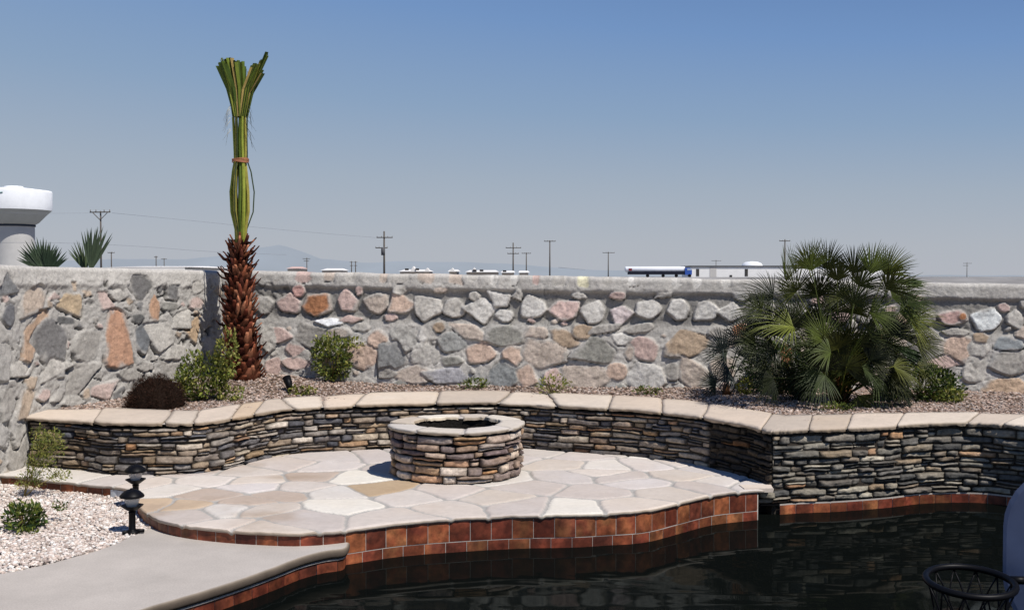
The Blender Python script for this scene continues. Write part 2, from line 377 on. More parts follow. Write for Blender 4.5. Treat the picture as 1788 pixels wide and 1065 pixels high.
def slab_strip(mb, A, B, joints, zf, zb, th, pal, seed, k=1.0, wob=.012, joint_w=.007, edge_dark=.55):
    """coping stones between curves A (front) and B (back), both given per index fraction 0..1"""
    rd=random.Random(seed)
    fa=np.linspace(0,1,len(A))
    sl=[rd.uniform(-.35,.35) for _ in joints]
    tot=np.linalg.norm(np.diff(A,axis=0),axis=1).sum()
    for j in range(len(joints)-1):
        a,b=joints[j],joints[j+1]; gw=joint_w/tot
        nx=max(8,int((b-a)*tot/.03)); nt=9
        U,T=np.meshgrid(np.linspace(0,1,nx),np.linspace(0,1,nt))
        wa=.35*sl[j]/tot*(T-.5)+.012/tot*vnoise(np.stack([T*3,T*0+j+.3],-1),2,5)
        wb=.35*sl[j+1]/tot*(T-.5)+.012/tot*vnoise(np.stack([T*3,T*0+j+1.3],-1),2,5)
        rr=.012/tot*(np.abs(2*T-1)**8)
        s=(a+gw/2+wa+rr)+((b-gw/2+wb-rr)-(a+gw/2+wa+rr))*U
        PA=np.stack([np.interp(s,fa,A[:,i]) for i in (0,1)],-1); PB=np.stack([np.interp(s,fa,B[:,i]) for i in (0,1)],-1)
        d=PB-PA; dl=np.linalg.norm(d,axis=-1,keepdims=True); d=d/dl
        w0=wob*(fbm(np.stack([s*tot,s*0+j*2.1],-1),9,4,seed)*1.5+.45*fbm(np.stack([s*tot,s*0+j*1.1],-1),34,3,seed+2))[...,None]+.015*(np.abs(2*U-1)**10)[...,None]
        P=PA+d*(w0*(1-T)[...,None]+dl*T[...,None])
        hz=zf+(zb-zf)*T+rd.uniform(-.006,.006)+.006*fbm(P,5,3,seed+3)+rd.uniform(-.008,.008)*(U-.5)
        e=np.minimum(np.minimum(U,1-U)*(b-a)*tot,T*dl[...,0])/.010
        hz=hz-.004*(1-np.sqrt(np.clip(e,0,1)))
        V3=np.concatenate([P,hz[...,None]],-1)
        c=np.array(rd.choice(pal))*k*rd.uniform(.93,1.05); c2=np.array(rd.choice(pal))*k
        m=np.clip(.5+fbm(P,3,3,seed+j),0,1)[...,None]*.6
        C=c*(1-m)+c2*m
        C=C*(.8+.2*np.clip(e,0,1))[...,None]
        idx=np.arange(nx*nt).reshape(nt,nx)
        q=np.stack([idx[:-1,:-1],idx[:-1,1:],idx[1:,1:],idx[1:,:-1]],-1).reshape(-1,4).tolist()
        ring=list(idx[0])+list(idx[1:,-1])+list(idx[-1,-2::-1])+list(idx[-2:0:-1,0]); n=len(ring)
        vs=V3.reshape(-1,3); cs=C.reshape(-1,3); allv=[vs]; allc=[cs]; prev=ring; base=len(vs)
        cen=vs.mean(0)
        for lv in (.5,1.0):
            rv=vs[ring].copy(); nz=fbm(rv,22,3,seed+9)
            dirc=rv[:,:2]-np.array(P[0,:].mean(0))*0
            inw=(PB[0,0]-PA[0,0]); 
            dd=d.reshape(-1,2)[ring]
            rv[:,:2]+=dd*((.018*nz+.014*(lv-.5))*1.0)[:,None]
            rv[:,2]-=th*lv*(1+.5*nz)
            allv.append(rv); cc=cs[ring]*(.72+.3*nz)[:,None]*np.array([1,.93,.82]); allc.append(cc)
            cur=list(range(base,base+n)); q+=[(int(prev[i]),int(cur[i]),int(cur[(i+1)%n]),int(prev[(i+1)%n])) for i in range(n)]
            prev=cur; base+=n
        mb.add(np.vstack(allv),q,np.vstack(allc))
PAL_CAP=[L(222,203,182),L(214,198,180),L(205,190,173),L(226,212,194),L(208,186,160),L(198,184,168)]
mb=MB(); fa=np.linspace(0,1,len(capF))
def frac(px,py):
    p=np.array(G(px,py,ZC)); return float(fa[np.argmin(((capF-p)**2).sum(1))])
jp=[(20,725),(172,735),(290,740),(345,736),(405,728),(455,720),(500,713),(565,709),(628,706),(765,703),(880,703),(960,707),(1060,712),(1150,718),(1225,727),(1330,748),(1405,749),(1475,747),(1560,742),(1695,737)]
joints=[frac(*p) for p in jp]
while joints[-1]<.97: joints.append(joints[-1]+.042)
slab_strip(mb,capF,capB,joints,ZC,ZC+.03,.029,PAL_CAP,5,k=.92,wob=.026)
mb.build('coping',M_flag,rw)
mb=MB(); P=np.stack([np.concatenate([capF+(capB-capF)*t,np.full((len(capF),1),ZC-.019+.03*t)],1) for t in (.05,.5,.97)],0)
mb.grid(P,L(176,168,156)); mb.build('coping_mortar',M_conc,rw)
# clay tiles at the waterline
PAL_T=[L(150,80,54),L(134,66,46),L(166,98,62),L(120,58,42),L(154,84,54),L(114,60,44),L(170,110,70),L(140,72,50)]
def tiles(mb,cv,s0,s1,z0,z1,seed,size=.152,g=.0045,off=-.012,k=1.0):
    rd=random.Random(seed); n=int((s1-s0)/(size+g)); 
    for i in range(n+1):
        a=s0+i*(size+g); b=min(a+size,s1)
        if b-a<.02: break
        c=np.array(rd.choice(PAL_T))*k*rd.uniform(.8,1.15); c2=np.array(rd.choice(PAL_T))*k
        nu,nv=9,9; U,V=np.meshgrid(np.linspace(0,1,nu),np.linspace(0,1,nv)); S=a+(b-a)*U; Z=z0+(z1-z0)*V
        e=np.minimum(np.minimum(U,1-U),np.minimum(V,1-V))
        O=off-.002*(e<.01)+rd.uniform(-.0015,.0015)
        P=np.concatenate([cv.at(S,O),Z[...,None]],-1)
        m=np.clip(.5+1.3*fbm(P,13,3,seed+i),0,1)[...,None]; C=c*(1-m)+c2*m
        dk=np.clip(.6+1.2*fbm(P,9,3,seed+i+50),.45,1.15)[...,None]
        mb.grid(P,C*dk)
        ring=cv.at(np.array([a,b]),off-.01)
mbt=MB(); sR0=face.s_of(G(1358,751,ZC))+.02
fw=Curve(np.array([face.at(s,-.03) for s in np.arange(0,face.len,.02)]))
sR1=fw.s_of((4.88,7.6))
tiles(mbt,fw,fw.s_of(G(1360,751,ZC))+.03,sR1,-.33,-.178,31,off=.008,k=1.0)
mbt.build('waterline_tiles',M_tile,rw)
mb=MB(); ss=np.linspace(fw.s_of(G(1360,751,ZC))+.03,sR1,150)
mb.grid(np.stack([np.concatenate([fw.at(ss,.002),np.full((150,1),z)],1) for z in (-.4,-.166)],0),L(168,160,150)); 
mb.build('tile_grout',M_conc,rw)
# dark skimmer mouth beside the patio corner
mb=MB(); x0=pl[0]+.01; x1=fw.at(fw.s_of(G(1360,751,ZC))+.03)[0]-.005; yb=pc[1]
mb.box(((x0+x1)/2,yb+.13,-.25),((x1-x0)/2,.01,.085),(.004,.004,.004))
mb.box(((x0+x1)/2,yb+.06,-.17),((x1-x0)/2,.07,.004),(.01,.01,.01))
mb.build('skimmer_mouth',M_black,rw,smoothf=False)

# ---------------------------------------------------------------- patio
patio=thing('patio',None,None,(0,9,0),kind='structure')
inner=face.Q[(face.s<=S_CORN)]; 
innerX=inner[:,0]; innerY=inner[:,1]
keep=np.maximum.accumulate(innerX)<=innerX+1e-9; innerX=innerX[keep]; innerY=innerY[keep]
pq=patF.Q; pk=np.maximum.accumulate(pq[:,0])<=pq[:,0]+1e-9; fX=pq[pk,0]; fY=pq[pk,1]
seeds_px=[(592,797),(655,794),(617,832),(553,830),(505,812),(432,822),(649,852),(783,860),(528,848),(448,849),(592,882),(783,886),(917,882),(927,848),(480,864),(432,872),(512,903),(432,921),(298,855),(267,880),(330,897),(395,917),(445,838),(377,838),(370,864),(322,880),(455,890),(20,826),(120,832),(199,839),(246,845),(946,788),(1010,794),(978,810),(1054,812),(1128,810),(994,832),(1115,842),(870,835),(1042,856),(1195,829),(1169,858),(1228,848),(1262,840),(1000,884),(1110,882),(1313,846),(882,800),(1073,787),(720,788),(800,786),(700,820),(350,820),(560,815),(1150,792),(1190,806),(690,900),(860,868),(395,890),(1080,832),(1240,818),(730,868),(600,858),(1045,825)]
SE=np.array([G(x,y,0) for x,y in seeds_px])
PAL_F=[L(212,204,196),L(208,200,194),L(202,192,184),L(218,212,204),L(208,197,185),L(202,193,187),L(212,202,192)]
sc_=[]
rdp=random.Random(4)
for i,(x,y) in enumerate(seeds_px):
    c=np.array(rdp.choice(PAL_F))*rdp.uniform(.92,1.06)
    if (x,y) in [(649,852)]: c=L(184,162,134)
    if (x,y) in [(553,830),(432,872),(370,864),(480,864)]: c=L(188,172,158)
    if (x,y) in [(592,882),(1000,884),(617,832)]: c=L(226,220,208)
    if (x,y) in [(267,880),(322,880)]: c=L(200,178,152)
    sc_.append(c)
sc_=np.array(sc_)
xs=np.arange(-4.62,fX[-1],.0115)
y0=np.interp(xs,fX,fY); y1=np.interp(xs,innerX,innerY)+.03
y1=np.where(xs>innerX[-1]-.02,9.15,y1); y1=np.maximum(y1,y0+.05)
nt=290
Tt=np.linspace(0,1,nt)**.9
X=np.tile(xs,(nt,1)); Y=y0+(y1-y0)*Tt[:,None]
wob_e=.010*fbm(np.stack([X,np.zeros_like(X)+5],-1),6,3,8); Y=Y+wob_e*np.exp(-((Y-y0)/.06)**2)
PW=np.stack([X,Y],-1); Q=PW+.075*np.stack([fbm(PW,2.3,2,21),fbm(PW,2.3,2,22)],-1)+.012*np.stack([fbm(PW,11,2,23),fbm(PW,11,2,24)],-1)
Qf=Q.reshape(-1,2); best=np.full(len(Qf),1e9); b1=np.zeros(len(Qf),int); dists=((Qf[:,None,:]-SE[None])**2).sum(-1)
b1=dists.argmin(1); A=SE[b1]; dA=dists[np.arange(len(Qf)),b1]
sep=np.linalg.norm(SE[b1][:,None,:]-SE[None],axis=-1); dd=(dists-dA[:,None])/(2*np.maximum(sep,1e-6)); dd[np.arange(len(Qf)),b1]=9
dd.partition(1,axis=1) if False else None
d_s=np.sort(dd,axis=1)[:,:2]; dmin=-np.log(np.exp(-d_s[:,0]/.018)+np.exp(-d_s[:,1]/.018)+1e-12)*.018   # rounds the corners
dmin=dmin.reshape(X.shape); cell=b1.reshape(X.shape)
edgeD=(Y-y0)
stone_m=smooth(dmin,.010,.016)
H=-.012+.012*np.sqrt(smooth(dmin,.008,.03))
rh=np.array([rdp.uniform(-.003,.003) for _ in SE]); H=H+rh[cell]*stone_m+.0035*fbm(PW,5,3,31)
H=H-.010*(1-np.sqrt(np.clip(edgeD/.015,0,1)))
C=sc_[cell]; 
blot=np.clip(.5+1.2*fbm(PW,2.6,4,41),0,1)[...,None]
C=C*(1-.35*blot)+(C*np.array([.93,.84,.72]))*(.35*blot)
stain=smooth(fbm(PW,1.7,4,43),.15,.5)[...,None]*smooth(-X,.2,1.2)[...,None]*.6
C=C*(1-stain)+L(170,150,130)*stain
grout=L(172,168,161)*(1+.12*fbm(PW,20,2,5))[...,None]
C=C*stone_m[...,None]+grout*(1-stone_m[...,None])
V3=np.stack([X,Y,H],-1)
mb=MB(); mb.grid(V3[::-1]*1.0,C[::-1]*.96)
# rough front edge of the slabs
fr=V3[0]; fc=C[0]; rows=[]; cr=[]
for k,(dz,dy) in enumerate([(0,0),(-.010,-.003),(-.022,.002),(-.026,.05)]):
    r=fr.copy(); n=fbm(fr,25,3,60+k); r[:,2]+=dz; r[:,1]+=dy+(.005*n if k in (1,2) else 0); rows.append(r); cr.append(fc*(.95 if k==0 else .72+.25*n[:,None])*np.array([1,.95,.88]) )
mb.grid(np.array(rows)*1.0,np.array(cr)*.95)
mb.build('flagstone_paving',M_flag,patio)
# riser: tiles + grout, follows the patio edge
pr=Curve(np.array([patF.at(s,-.012) for s in np.arange(0,patF.len,.02)]))
sE=pr.s_of(G(1318,858,-.03)); sT=pr.s_of(G(606,930,-.03))
mb=MB(); tiles(mb,pr,.02,sE,-.178,-.032,41,off=0); tiles(mb,pr,pr.s_of(G(560,930,0)),sE,-.335,-.184,42,off=0); mb.build('riser_tiles',M_tile,patio)
mb=MB(); ss=np.linspace(0,sE,300); mb.grid(np.stack([np.concatenate([pr.at(ss,-.004),np.full((300,1),z)],1) for z in (-.45,-.024)],0),L(150,142,130))
e0=pr.at(sE,0); mb.box((e0[0]-.02,e0[1]+.14,-.235),(.02,.14,.205),L(120,70,50),0)
mb.build('riser_grout',M_conc,patio)
# pale strip over the riser tiles by the lamps
mb=MB(); sa=pr.s_of(G(178,850,0)); sb=pr.s_of(G(214,852,0)); ss=np.linspace(sa,sb,14)
cc=np.tile(L(205,208,212),(14,1))*(.8+.3*np.abs(np.sin(np.arange(14)*1.3)))[:,None]
mb.grid(np.stack([np.concatenate([pr.at(ss,.006+.003*np.sin(np.arange(14))),np.full((14,1),z)],1) for z in (-.2,-.035)],0),np.stack([cc,cc],0)); mb.build('pale_strip',M_plain,patio)
# lip slab beside the wall corner
mb=MB(); lp=[G(1290,846,.004),G(1346,846,.004),G(1350,852.5,.004),G(1300,853,.004)]
lp=[(p[0],p[1]) for p in lp]
mb.add([(x,y,.006) for x,y in lp]+[(x,y,-.028) for x,y in lp],[(0,1,2,3),(4,7,6,5),(0,4,5,1),(1,5,6,2),(2,6,7,3),(3,7,4,0)],L(212,198,182)); mb.build('lip_slab',M_flag,patio,smoothf=False)

# ---------------------------------------------------------------- pool deck
DK=[(603,956),(570,961),(530,971),(485,988),(435,1006),(368,1028),(300,1048),(250,1063)]
dfront=[(-1.13,7.56)]+[G(x,y,ZD) for x,y in DK]+[(-2.35,5.45),(-2.4,4.6),(-1.9,3.6),(-.6,2.7),(1.2,2.2),(3.2,2.2),(4.8,2.6)]
df=Curve(resample(dfront,.03)[::-1])
deck=thing('pool_deck',None,None,(-3,6,ZD),kind='structure')
PB=[(233,934),(192,953),(137,970),(68,988),(0,1001),(-80,1014)]
pbc=resample([G(x,y,ZD) for x,y in PB]+[(-4.6,5.9),(-6,5.3)],.05)
topin=df.at(df.s,-.016)
poly=[tuple(p) for p in topin[::-1]]+[(8,2.6),(8,-4),(-9,-4),(-9,5.2)]+[tuple(p) for p in pbc[::-1]]+[(-2.8,8.15),(-2.3,8.1),(-1.5,7.9),(-1.1,7.85)]
mb=MB(); tri=tessellate_polygon([[Vector((x,y,0)) for x,y in poly]]); mb.add([(x,y,ZD) for x,y in poly],tri,L(180,172,164)); mb.build('deck_slab',M_conc,deck,smoothf=False)
mb=MB(); prof=[(-.016,0),(-.006,-.003),(.001,-.010),(.004,-.022),(.002,-.045),(-.006,-.062),(-.05,-.066)]
ss=df.s; dn=fbm(df.Q,6,3,3)*.003
P=np.stack([np.concatenate([df.at(ss,o+dn*(0 if i==0 else 1)),np.full((len(ss),1),ZD+z)],1) for i,(o,z) in enumerate(prof)],0)
nc=np.array([L(176,168,158)*1.0,L(146,134,120)*.9,L(120,108,94)*.8,L(112,100,88)*.75,L(104,92,80)*.7,L(96,86,74)*.6,L(80,72,60)*.5]); nc=nc[:,None,:]*(1+.3*fbm(df.Q,9,4,2))[None,:,None]; mb.grid(P[::-1],nc[::-1]); mb.build('deck_nosing',M_flag,deck)  # nosing side darkens downward: brown staining plus painted shade
mb=MB(); dt=Curve(np.array([df.at(s,-.03) for s in np.arange(0,df.len,.02)])); tiles(mb,dt,.0,dt.len-.02,-.335,-.182,51,off=.006,k=.8); mb.build('deck_tiles',M_tile,deck)
mb=MB(); ss=np.linspace(0,dt.len,300)
mb.grid(np.stack([np.concatenate([dt.at(ss,o),np.full((300,1),z)],1) for o,z in ((0,-.45),(0,-.181),(.012,-.180),(.015,-.177),(.012,-.172),(-.04,-.170))],0),L(190,186,178)); mb.build('deck_grout',M_conc,deck)

mb=MB(); wp=[(-3.2,1.0),(9,1.0),(9,9.9),(1.9,9.9),(1.9,9.05),(-3.2,9.05)]
mb.add([(x,y,ZW) for x,y in wp],tessellate_polygon([[Vector((x,y,0)) for x,y in wp]]),(.01,.015,.015)); wo=mb.build('pool_water',M_water,smoothf=False); wo['kind']='structure'

# ---------------------------------------------------------------- rubble walls
class Wall:
    def __init__(s, pts, ztop, th=.34):
        s.P=np.array(pts,float); seg=np.linalg.norm(np.diff(s.P,axis=0),axis=1); s.cs=np.concatenate([[0],np.cumsum(seg)]); s.len=s.cs[-1]; s.zt=ztop; s.th=th
        s.cv=Curve(arclen(s.P,.02))
    def hit(s,px,py):
        d=ray(px,py)
        best=None
        for i in range(len(s.P)-1):
            a,b=s.P[i],s.P[i+1]; e=b-a
            den=d[0]*e[1]-d[1]*e[0]
            if abs(den)<1e-9: continue
            t=(a[0]*e[1]-a[1]*e[0])/den; u=(a[0]*d[1]-a[1]*d[0])/den
            lo=-9 if i==0 else 0; hi=9 if i==len(s.P)-2 else 1
            if lo<=u<=hi and t>0: best=(s.cs[i]+u*np.linalg.norm(e),EYE+d[2]*t,t*math.hypot(d[0],d[1])*0+t*d[1])
        return best
LW=Wall([(-4.95,7.6),(-4.62,9.2),(-4.52,10.0),(-4.36,10.65),(-3.38,12.62)],lambda s:1.872-.012*s+0*s)
BWp=[(-3.5,12.66),(9,11.06)]
BW=Wall(BWp,lambda s:1.812-.0165*s)
PROT=[1]
def rubble(W, stones, seed, zbot, fills, band=True, res=.0125, conc=L(168,164,157,1.12), s0=0, s1=None, mort_amp=.012,gapk=1):
    s1=s1 or W.len
    ns=int((s1-s0)/res); S1=np.linspace(s0,s1,ns); rd=random.Random(seed)
    zt=W.zt(S1)
    nz=int((zt.max()-zbot)/res); vv=np.linspace(0,1,nz)
    S=np.tile(S1,(nz,1)); Z=zbot+(zt[None,:]-.05-zbot)*vv[:,None]
    SZ=np.stack([S,Z],-1)
    zrel=zt[None,:]-Z
    H=mort_amp*1.6*fbm(SZ,5,4,seed)+.010*fbm(SZ,28,3,seed+5)
    C=np.tile(conc,(nz,ns,1))*(1+.13*fbm(SZ,6,4,seed+9))[...,None]
    if band:
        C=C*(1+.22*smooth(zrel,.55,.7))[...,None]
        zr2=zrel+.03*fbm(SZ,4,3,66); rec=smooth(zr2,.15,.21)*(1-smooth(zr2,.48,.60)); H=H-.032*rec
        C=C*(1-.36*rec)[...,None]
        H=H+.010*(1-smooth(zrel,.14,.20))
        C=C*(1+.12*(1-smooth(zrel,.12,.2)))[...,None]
    else:
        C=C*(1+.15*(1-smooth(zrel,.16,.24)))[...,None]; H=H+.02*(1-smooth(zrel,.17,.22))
    occ=np.zeros((nz,ns),bool); prot=np.zeros((nz,ns))
    if not band:
        H=H+.016*np.abs(fbm(SZ,9,3,seed+41))+.010*np.abs(fbm(SZ,24,2,seed+42))
    def put(cs,cz,a,b,ang,c,h,p=2.6,flatc=False,jag=.12,spike=False):
        a*=1.2; b*=1.2
        r=max(a,b)*1.35
        i0,i1=np.searchsorted(S1,[cs-r,cs+r]); 
        if i1-i0<2: return
        Zc=Z[:,i0:i1]; rows=np.where((Zc.max(1)>cz-r)&(Zc.min(1)<cz+r))[0]
        if len(rows)<2: return
        j0,j1=rows[0],rows[-1]+1
        s_=S[j0:j1,i0:i1]-cs; z_=Z[j0:j1,i0:i1]-cz; ca,sa=math.cos(ang),math.sin(ang)
        x=s_*ca+z_*sa; y=-s_*sa+z_*ca
        th=np.arctan2(y/b,x/a); ph=[rd.uniform(0,6.28) for _ in range(4)]
        K_=rd.choice([4,5,5,6,6,7]); a0=rd.uniform(0,6.28); rho=0; K_=K_ if band else rd.choice([3,4,4,5,5])
        if spike: K_=4; a0=-.95
        for q_ in range(K_):
            t_=[-1.57,-.05 ,3.3,1.4][q_]+(.38 if q_==1 else -.34 if q_==2 else 0) if spike else a0+6.2832*(q_+rd.uniform(-.28,.28))/K_; rho=rho+np.maximum(0,(x/a*math.cos(t_)+y/b*math.sin(t_))/rd.uniform(.80,1.02))**9
        rho=rho**(1/9)*(1+jag*.25*np.cos(3*th+ph[1]))
        sub=SZ[j0:j1,i0:i1]; rho=rho+.07*fbm(sub,20,3,seed+3)
        m=smooth(1-rho,0,.06); dome=np.sqrt(np.clip(smooth(1-rho,0,.16),0,1))
        tilt=rd.uniform(-.25,.25)*x+rd.uniform(-.3,.05)*y
        f=rd.randint(0,999)
        # faceted stone surface
        facet=.012*np.abs(fbm(sub+f,9,3,seed+f%7))+.007*fbm(sub+f,35,2,4)
        hh=(h*.40*dome+tilt*.40+facet)*(1 if not flatc else .35)
        Hs=H[j0:j1,i0:i1]; H[j0:j1,i0:i1]=Hs*(1-m)+(np.minimum(Hs,.0)*.3+hh)*m
        c=np.array(c); cv=c*(1+.30*fbm(sub+f,10,4,seed+f%11))[...,None]
        cv=cv*(1-.25*smooth(fbm(sub+f,24,3,3),.1,.4))[...,None]
        # dirty mortar smear over part of the edge
        sm=smooth(rho+.5*fbm(sub,8,3,seed+f%5),.72,1.0)[...,None]*.8
        cv=cv*(1-sm)+conc*.98*sm; lw=.0 if band else .22; cv=cv*(1-lw)+conc*lw
        Cs=C[j0:j1,i0:i1]; C[j0:j1,i0:i1]=Cs*(1-m[...,None])+cv*m[...,None]
        # thin gap under the stone, its shade darkened into the colour
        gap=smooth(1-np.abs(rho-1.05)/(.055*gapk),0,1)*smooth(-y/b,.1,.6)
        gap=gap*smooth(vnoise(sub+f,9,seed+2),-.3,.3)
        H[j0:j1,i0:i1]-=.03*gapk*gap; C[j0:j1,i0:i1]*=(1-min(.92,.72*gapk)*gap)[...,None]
        occ[j0:j1,i0:i1]|=rho<1.04; prot[j0:j1,i0:i1]=np.maximum(prot[j0:j1,i0:i1]*(1-m),m*PROT[0])
    PROT[0]=.95
    for st in stones:
        px,py,wp,hp,c=st[:5]; ang=st[5] if len(st)>5 else 0; flat=len(st)>6 and st[6]=='flat'
        hq=W.hit(px,py)
        if hq is None: continue
        cs,cz,d=hq; e=W.hit(px+10,py); ks=abs(e[0]-cs)/10; kz=d/F_PX
        sp=st[6] if len(st)>6 else None
        put(cs,cz,wp/2*ks*1.04,hp/2*kz*1.04,-R(ang),c,.02 if flat else rd.uniform(.024,.042),p=2.8 if not flat else 2.2,flatc=flat,jag=.13,spike=(sp=='spike'))
    PROT[0]=.3
    for (n,amin,amax,zlo,zhi,pal,asp) in fills:
        for _ in range(n):
            cs=rd.uniform(s0,s1); cz=rd.uniform(zlo,zhi); a=rd.uniform(amin,amax); b=a*rd.uniform(*asp)
            i=np.searchsorted(S1,cs); 
            if i>=ns: continue
            ok=True
            ii=[np.searchsorted(S1,cs+q*a) for q in (-.95,-.5,0,.5,.95)]
            jj=[int(np.clip((cz+q*b-zbot)/(zt[min(i,ns-1)]-.05-zbot)*(nz-1),0,nz-1)) for q in (-.9,-.45,0,.45,.9)]
            for x in ii:
                for y in jj:
                    if abs(ii.index(x)-2)+abs(jj.index(y)-2)>3: continue
                    if x<ns and occ[y,x]: ok=False
            if not ok: continue
            put(cs,cz,a,b,rd.uniform(-.4,.4),np.array(rd.choice(pal))*rd.uniform(.85,1.15),rd.uniform(.015,.035),p=2.5,jag=.15)
    wq=SZ+.05*np.stack([fbm(SZ,5,2,seed+91),fbm(SZ,5,2,seed+92)],-1)
    ck=(1-smooth(np.abs(fbm(wq*np.array([1.0,.8]),5.5,3,seed+93)),0,.05 if band else .075))*smooth(fbm(SZ,3.2,2,seed+94),-.05 if not band else .18,.3 if not band else .4)
    ck2=(1-smooth(np.abs(fbm(wq,13,2,seed+95)),0,.05))*smooth(fbm(SZ,6,2,seed+96),.1,.4)
    ck=np.clip(ck+.6*ck2,0,1)*(zrel>.13)*(1-prot)
    H-=(.034 if not band else .012)*ck; C*=(1-(.88 if not band else .5)*ck)[...,None]  # crevices recessed, their shade also painted into the colour
    H*=smooth(zrel,.02,.2)*.4+.6
    base=W.cv.at(S1)
    nrm=W.cv.at(S1,1.0)-base
    bat=.06*(1-(Z-zbot)/(zt[None,:]-zbot))
    off=H+bat
    # keep the two walls' joint tidy
    P=np.concatenate([base[None]+nrm[None]*off[...,None],Z[...,None]],-1)
    mb=MB()
    topn=.012*fbm(np.stack([S1,S1*0],-1),3,4,seed+77)+.004*fbm(np.stack([S1,S1*0+3],-1),22,3,seed+7)
    rows=[P]; cols=[C]
    lc=C[-1]
    H0=off[-1]
    tr=[]
    for a in np.linspace(0.15,1,7):
        q=a*math.pi/2
        o=H0-.06*(1-math.cos(q)); z=zt-.05+.05*math.sin(q)+topn*a
        tr.append(np.concatenate([base+nrm*o[:,None],z[:,None]],1))
    for o in (-.15,-.30): tr.append(np.concatenate([base+nrm*o,(zt+topn-.0*o)[:,None]],1))
    tr.append(np.concatenate([base-nrm*W.th,(zt-.04)[:,None]],1)); tr.append(np.concatenate([base-nrm*W.th,(zt*0+zbot)[:,None]],1))
    mb.grid(np.concatenate([P,np.array(tr)],0),np.concatenate([C,np.array([lc]*len(tr))],0))
    return mb
V=1.1
wh=L(202,198,190,V); lg=L(184,179,170,V); mg=L(158,153,145,V); dg=L(98,97,97,V); bg_=L(134,136,134,V); pk=L(196,172,162,V); be=L(190,176,162,V); pe=L(198,174,156,V); tn=L(172,152,130,V); orr=L(164,116,84,V); br=L(150,116,84,V); ol=L(140,138,130,V)
back=[(670,484,12,20,be,10,'flat'),(699,486,26,16,lg,0,'flat'),(745,485,28,20,be,0,'flat'),(796,488,22,16,be,0,'flat'),(827,485,16,12,lg,0,'flat'),(863,490,12,18,wh,10,'flat'),(897,488,17,18,wh,0,'flat'),(530,487,28,13,pk,0,'flat'),(574,485,18,12,be,0,'flat'),(936,490,12,12,pk,0,'flat'),(978,492,22,14,lg,0,'flat'),(1018,490,20,20,L(214,208,178,V),0,'flat'),(1102,495,16,11,wh,0,'flat'),(1180,497,18,9,wh,0,'flat'),(1217,493,18,15,wh,0,'flat'),(1268,495,18,15,wh,0,'flat'),(615,486,16,12,lg,0,'flat'),(1060,492,16,12,lg,0,'flat'),
(460,533,30,28,lg),(504,530,36,30,pk),(522,508,22,18,L(200,160,150,V)),(555,532,44,36,orr,-15),(606,527,32,28,pk),(627,508,12,14,pk),(657,530,40,32,be),(702,533,38,26,pe),(697,508,22,12,lg),(748,538,44,34,lg),(769,507,24,10,be),(793,538,36,30,lg),(828,517,20,15,lg),(839,541,38,32,wh),(875,523,30,22,wh),(881,551,28,20,wh),(930,537,42,32,wh),(984,541,42,32,L(206,180,170,V)),(1038,544,38,34,wh),(1080,516,26,14,pk),(1083,548,32,24,L(210,196,192,V)),(1131,541,44,32,wh),(1184,541,32,32,wh),(1236,543,36,30,wh),(1275,545,30,28,wh),(1010,517,22,10,lg),(905,515,14,16,lg),(1160,515,24,9,lg),
(1330,548,34,28,wh),(1378,550,32,28,lg),(1424,550,34,26,wh),(1468,552,34,28,pk),(1512,553,30,26,lg),(1577,555,26,20,tn),(1616,556,34,24,mg),(1662,555,50,24,L(180,150,142,V)),(1723,558,42,32,L(214,216,212,V)),(1773,558,28,28,lg),(1680,553,14,14,orr),
(576,562,38,13,L(248,248,248,1.3)),(612,557,28,12,pk),(541,586,45,38,mg),(488,586,36,24,pk),(590,582,42,20,be),(661,592,32,28,pe),(706,590,44,46,L(168,165,158,V)),(739,587,16,26,wh),(766,570,22,18,tn),(788,597,42,34,L(150,150,146,V)),(632,622,52,42,pe,15),(684,620,44,46,L(128,128,126,V),10),(742,620,46,38,L(182,178,170,V)),(838,616,46,36,pe),(823,580,46,24,be,18),(881,586,70,32,ol,3),(935,584,42,26,be,-5),(896,621,32,36,pe),(728,655,46,30,be),(676,651,28,18,mg),(785,655,64,26,L(168,166,168,V)),(788,630,36,16,ol),(880,656,50,50,bg_,12),(517,634,46,20,pk),(470,590,26,44,lg),(480,640,30,24,pk),
(949,616,70,48,be,5),(987,589,50,24,tn,25),(1019,580,36,24,tn),(1041,613,60,36,ol,3),(1086,592,28,20,wh),(1057,574,56,15,mg,-10),(1118,574,46,15,mg,-12),(1124,607,44,36,pk),(1199,601,72,42,tn,-14),(919,658,28,36,pe),(1019,658,78,46,be),(1078,648,34,30,pe,10),(1128,660,64,50,wh),(1172,648,24,30,mg),(1206,652,42,44,be),(1099,615,18,24,be),(968,660,30,28,pk),
(1295,577,32,24,L(176,124,92,V)),(1372,619,20,30,orr),(1260,640,40,36,be),(1340,600,44,30,mg),(1420,600,50,36,be),(1480,610,44,36,mg),(1530,598,28,28,br),(1570,600,30,30,be),(1616,603,52,42,mg),(1672,608,52,44,pe),(1705,612,30,36,lg),(1645,633,58,18,pk),(1700,645,44,44,lg),(1762,632,60,40,mg),(1756,678,84,36,L(196,170,144,V)),(1668,580,42,13,mg),(1712,589,26,16,tn),(1760,600,46,24,L(150,154,154,V)),(1640,672,44,30,lg),(1330,650,50,40,be),(1400,655,50,40,mg)]
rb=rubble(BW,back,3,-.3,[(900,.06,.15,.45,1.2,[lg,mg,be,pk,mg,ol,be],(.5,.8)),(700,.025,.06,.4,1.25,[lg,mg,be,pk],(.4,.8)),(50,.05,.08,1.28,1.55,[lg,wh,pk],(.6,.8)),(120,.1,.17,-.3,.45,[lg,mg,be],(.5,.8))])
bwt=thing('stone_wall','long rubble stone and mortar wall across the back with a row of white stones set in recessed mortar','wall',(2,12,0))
rb.build('rubble_masonry',M_rubble,bwt)
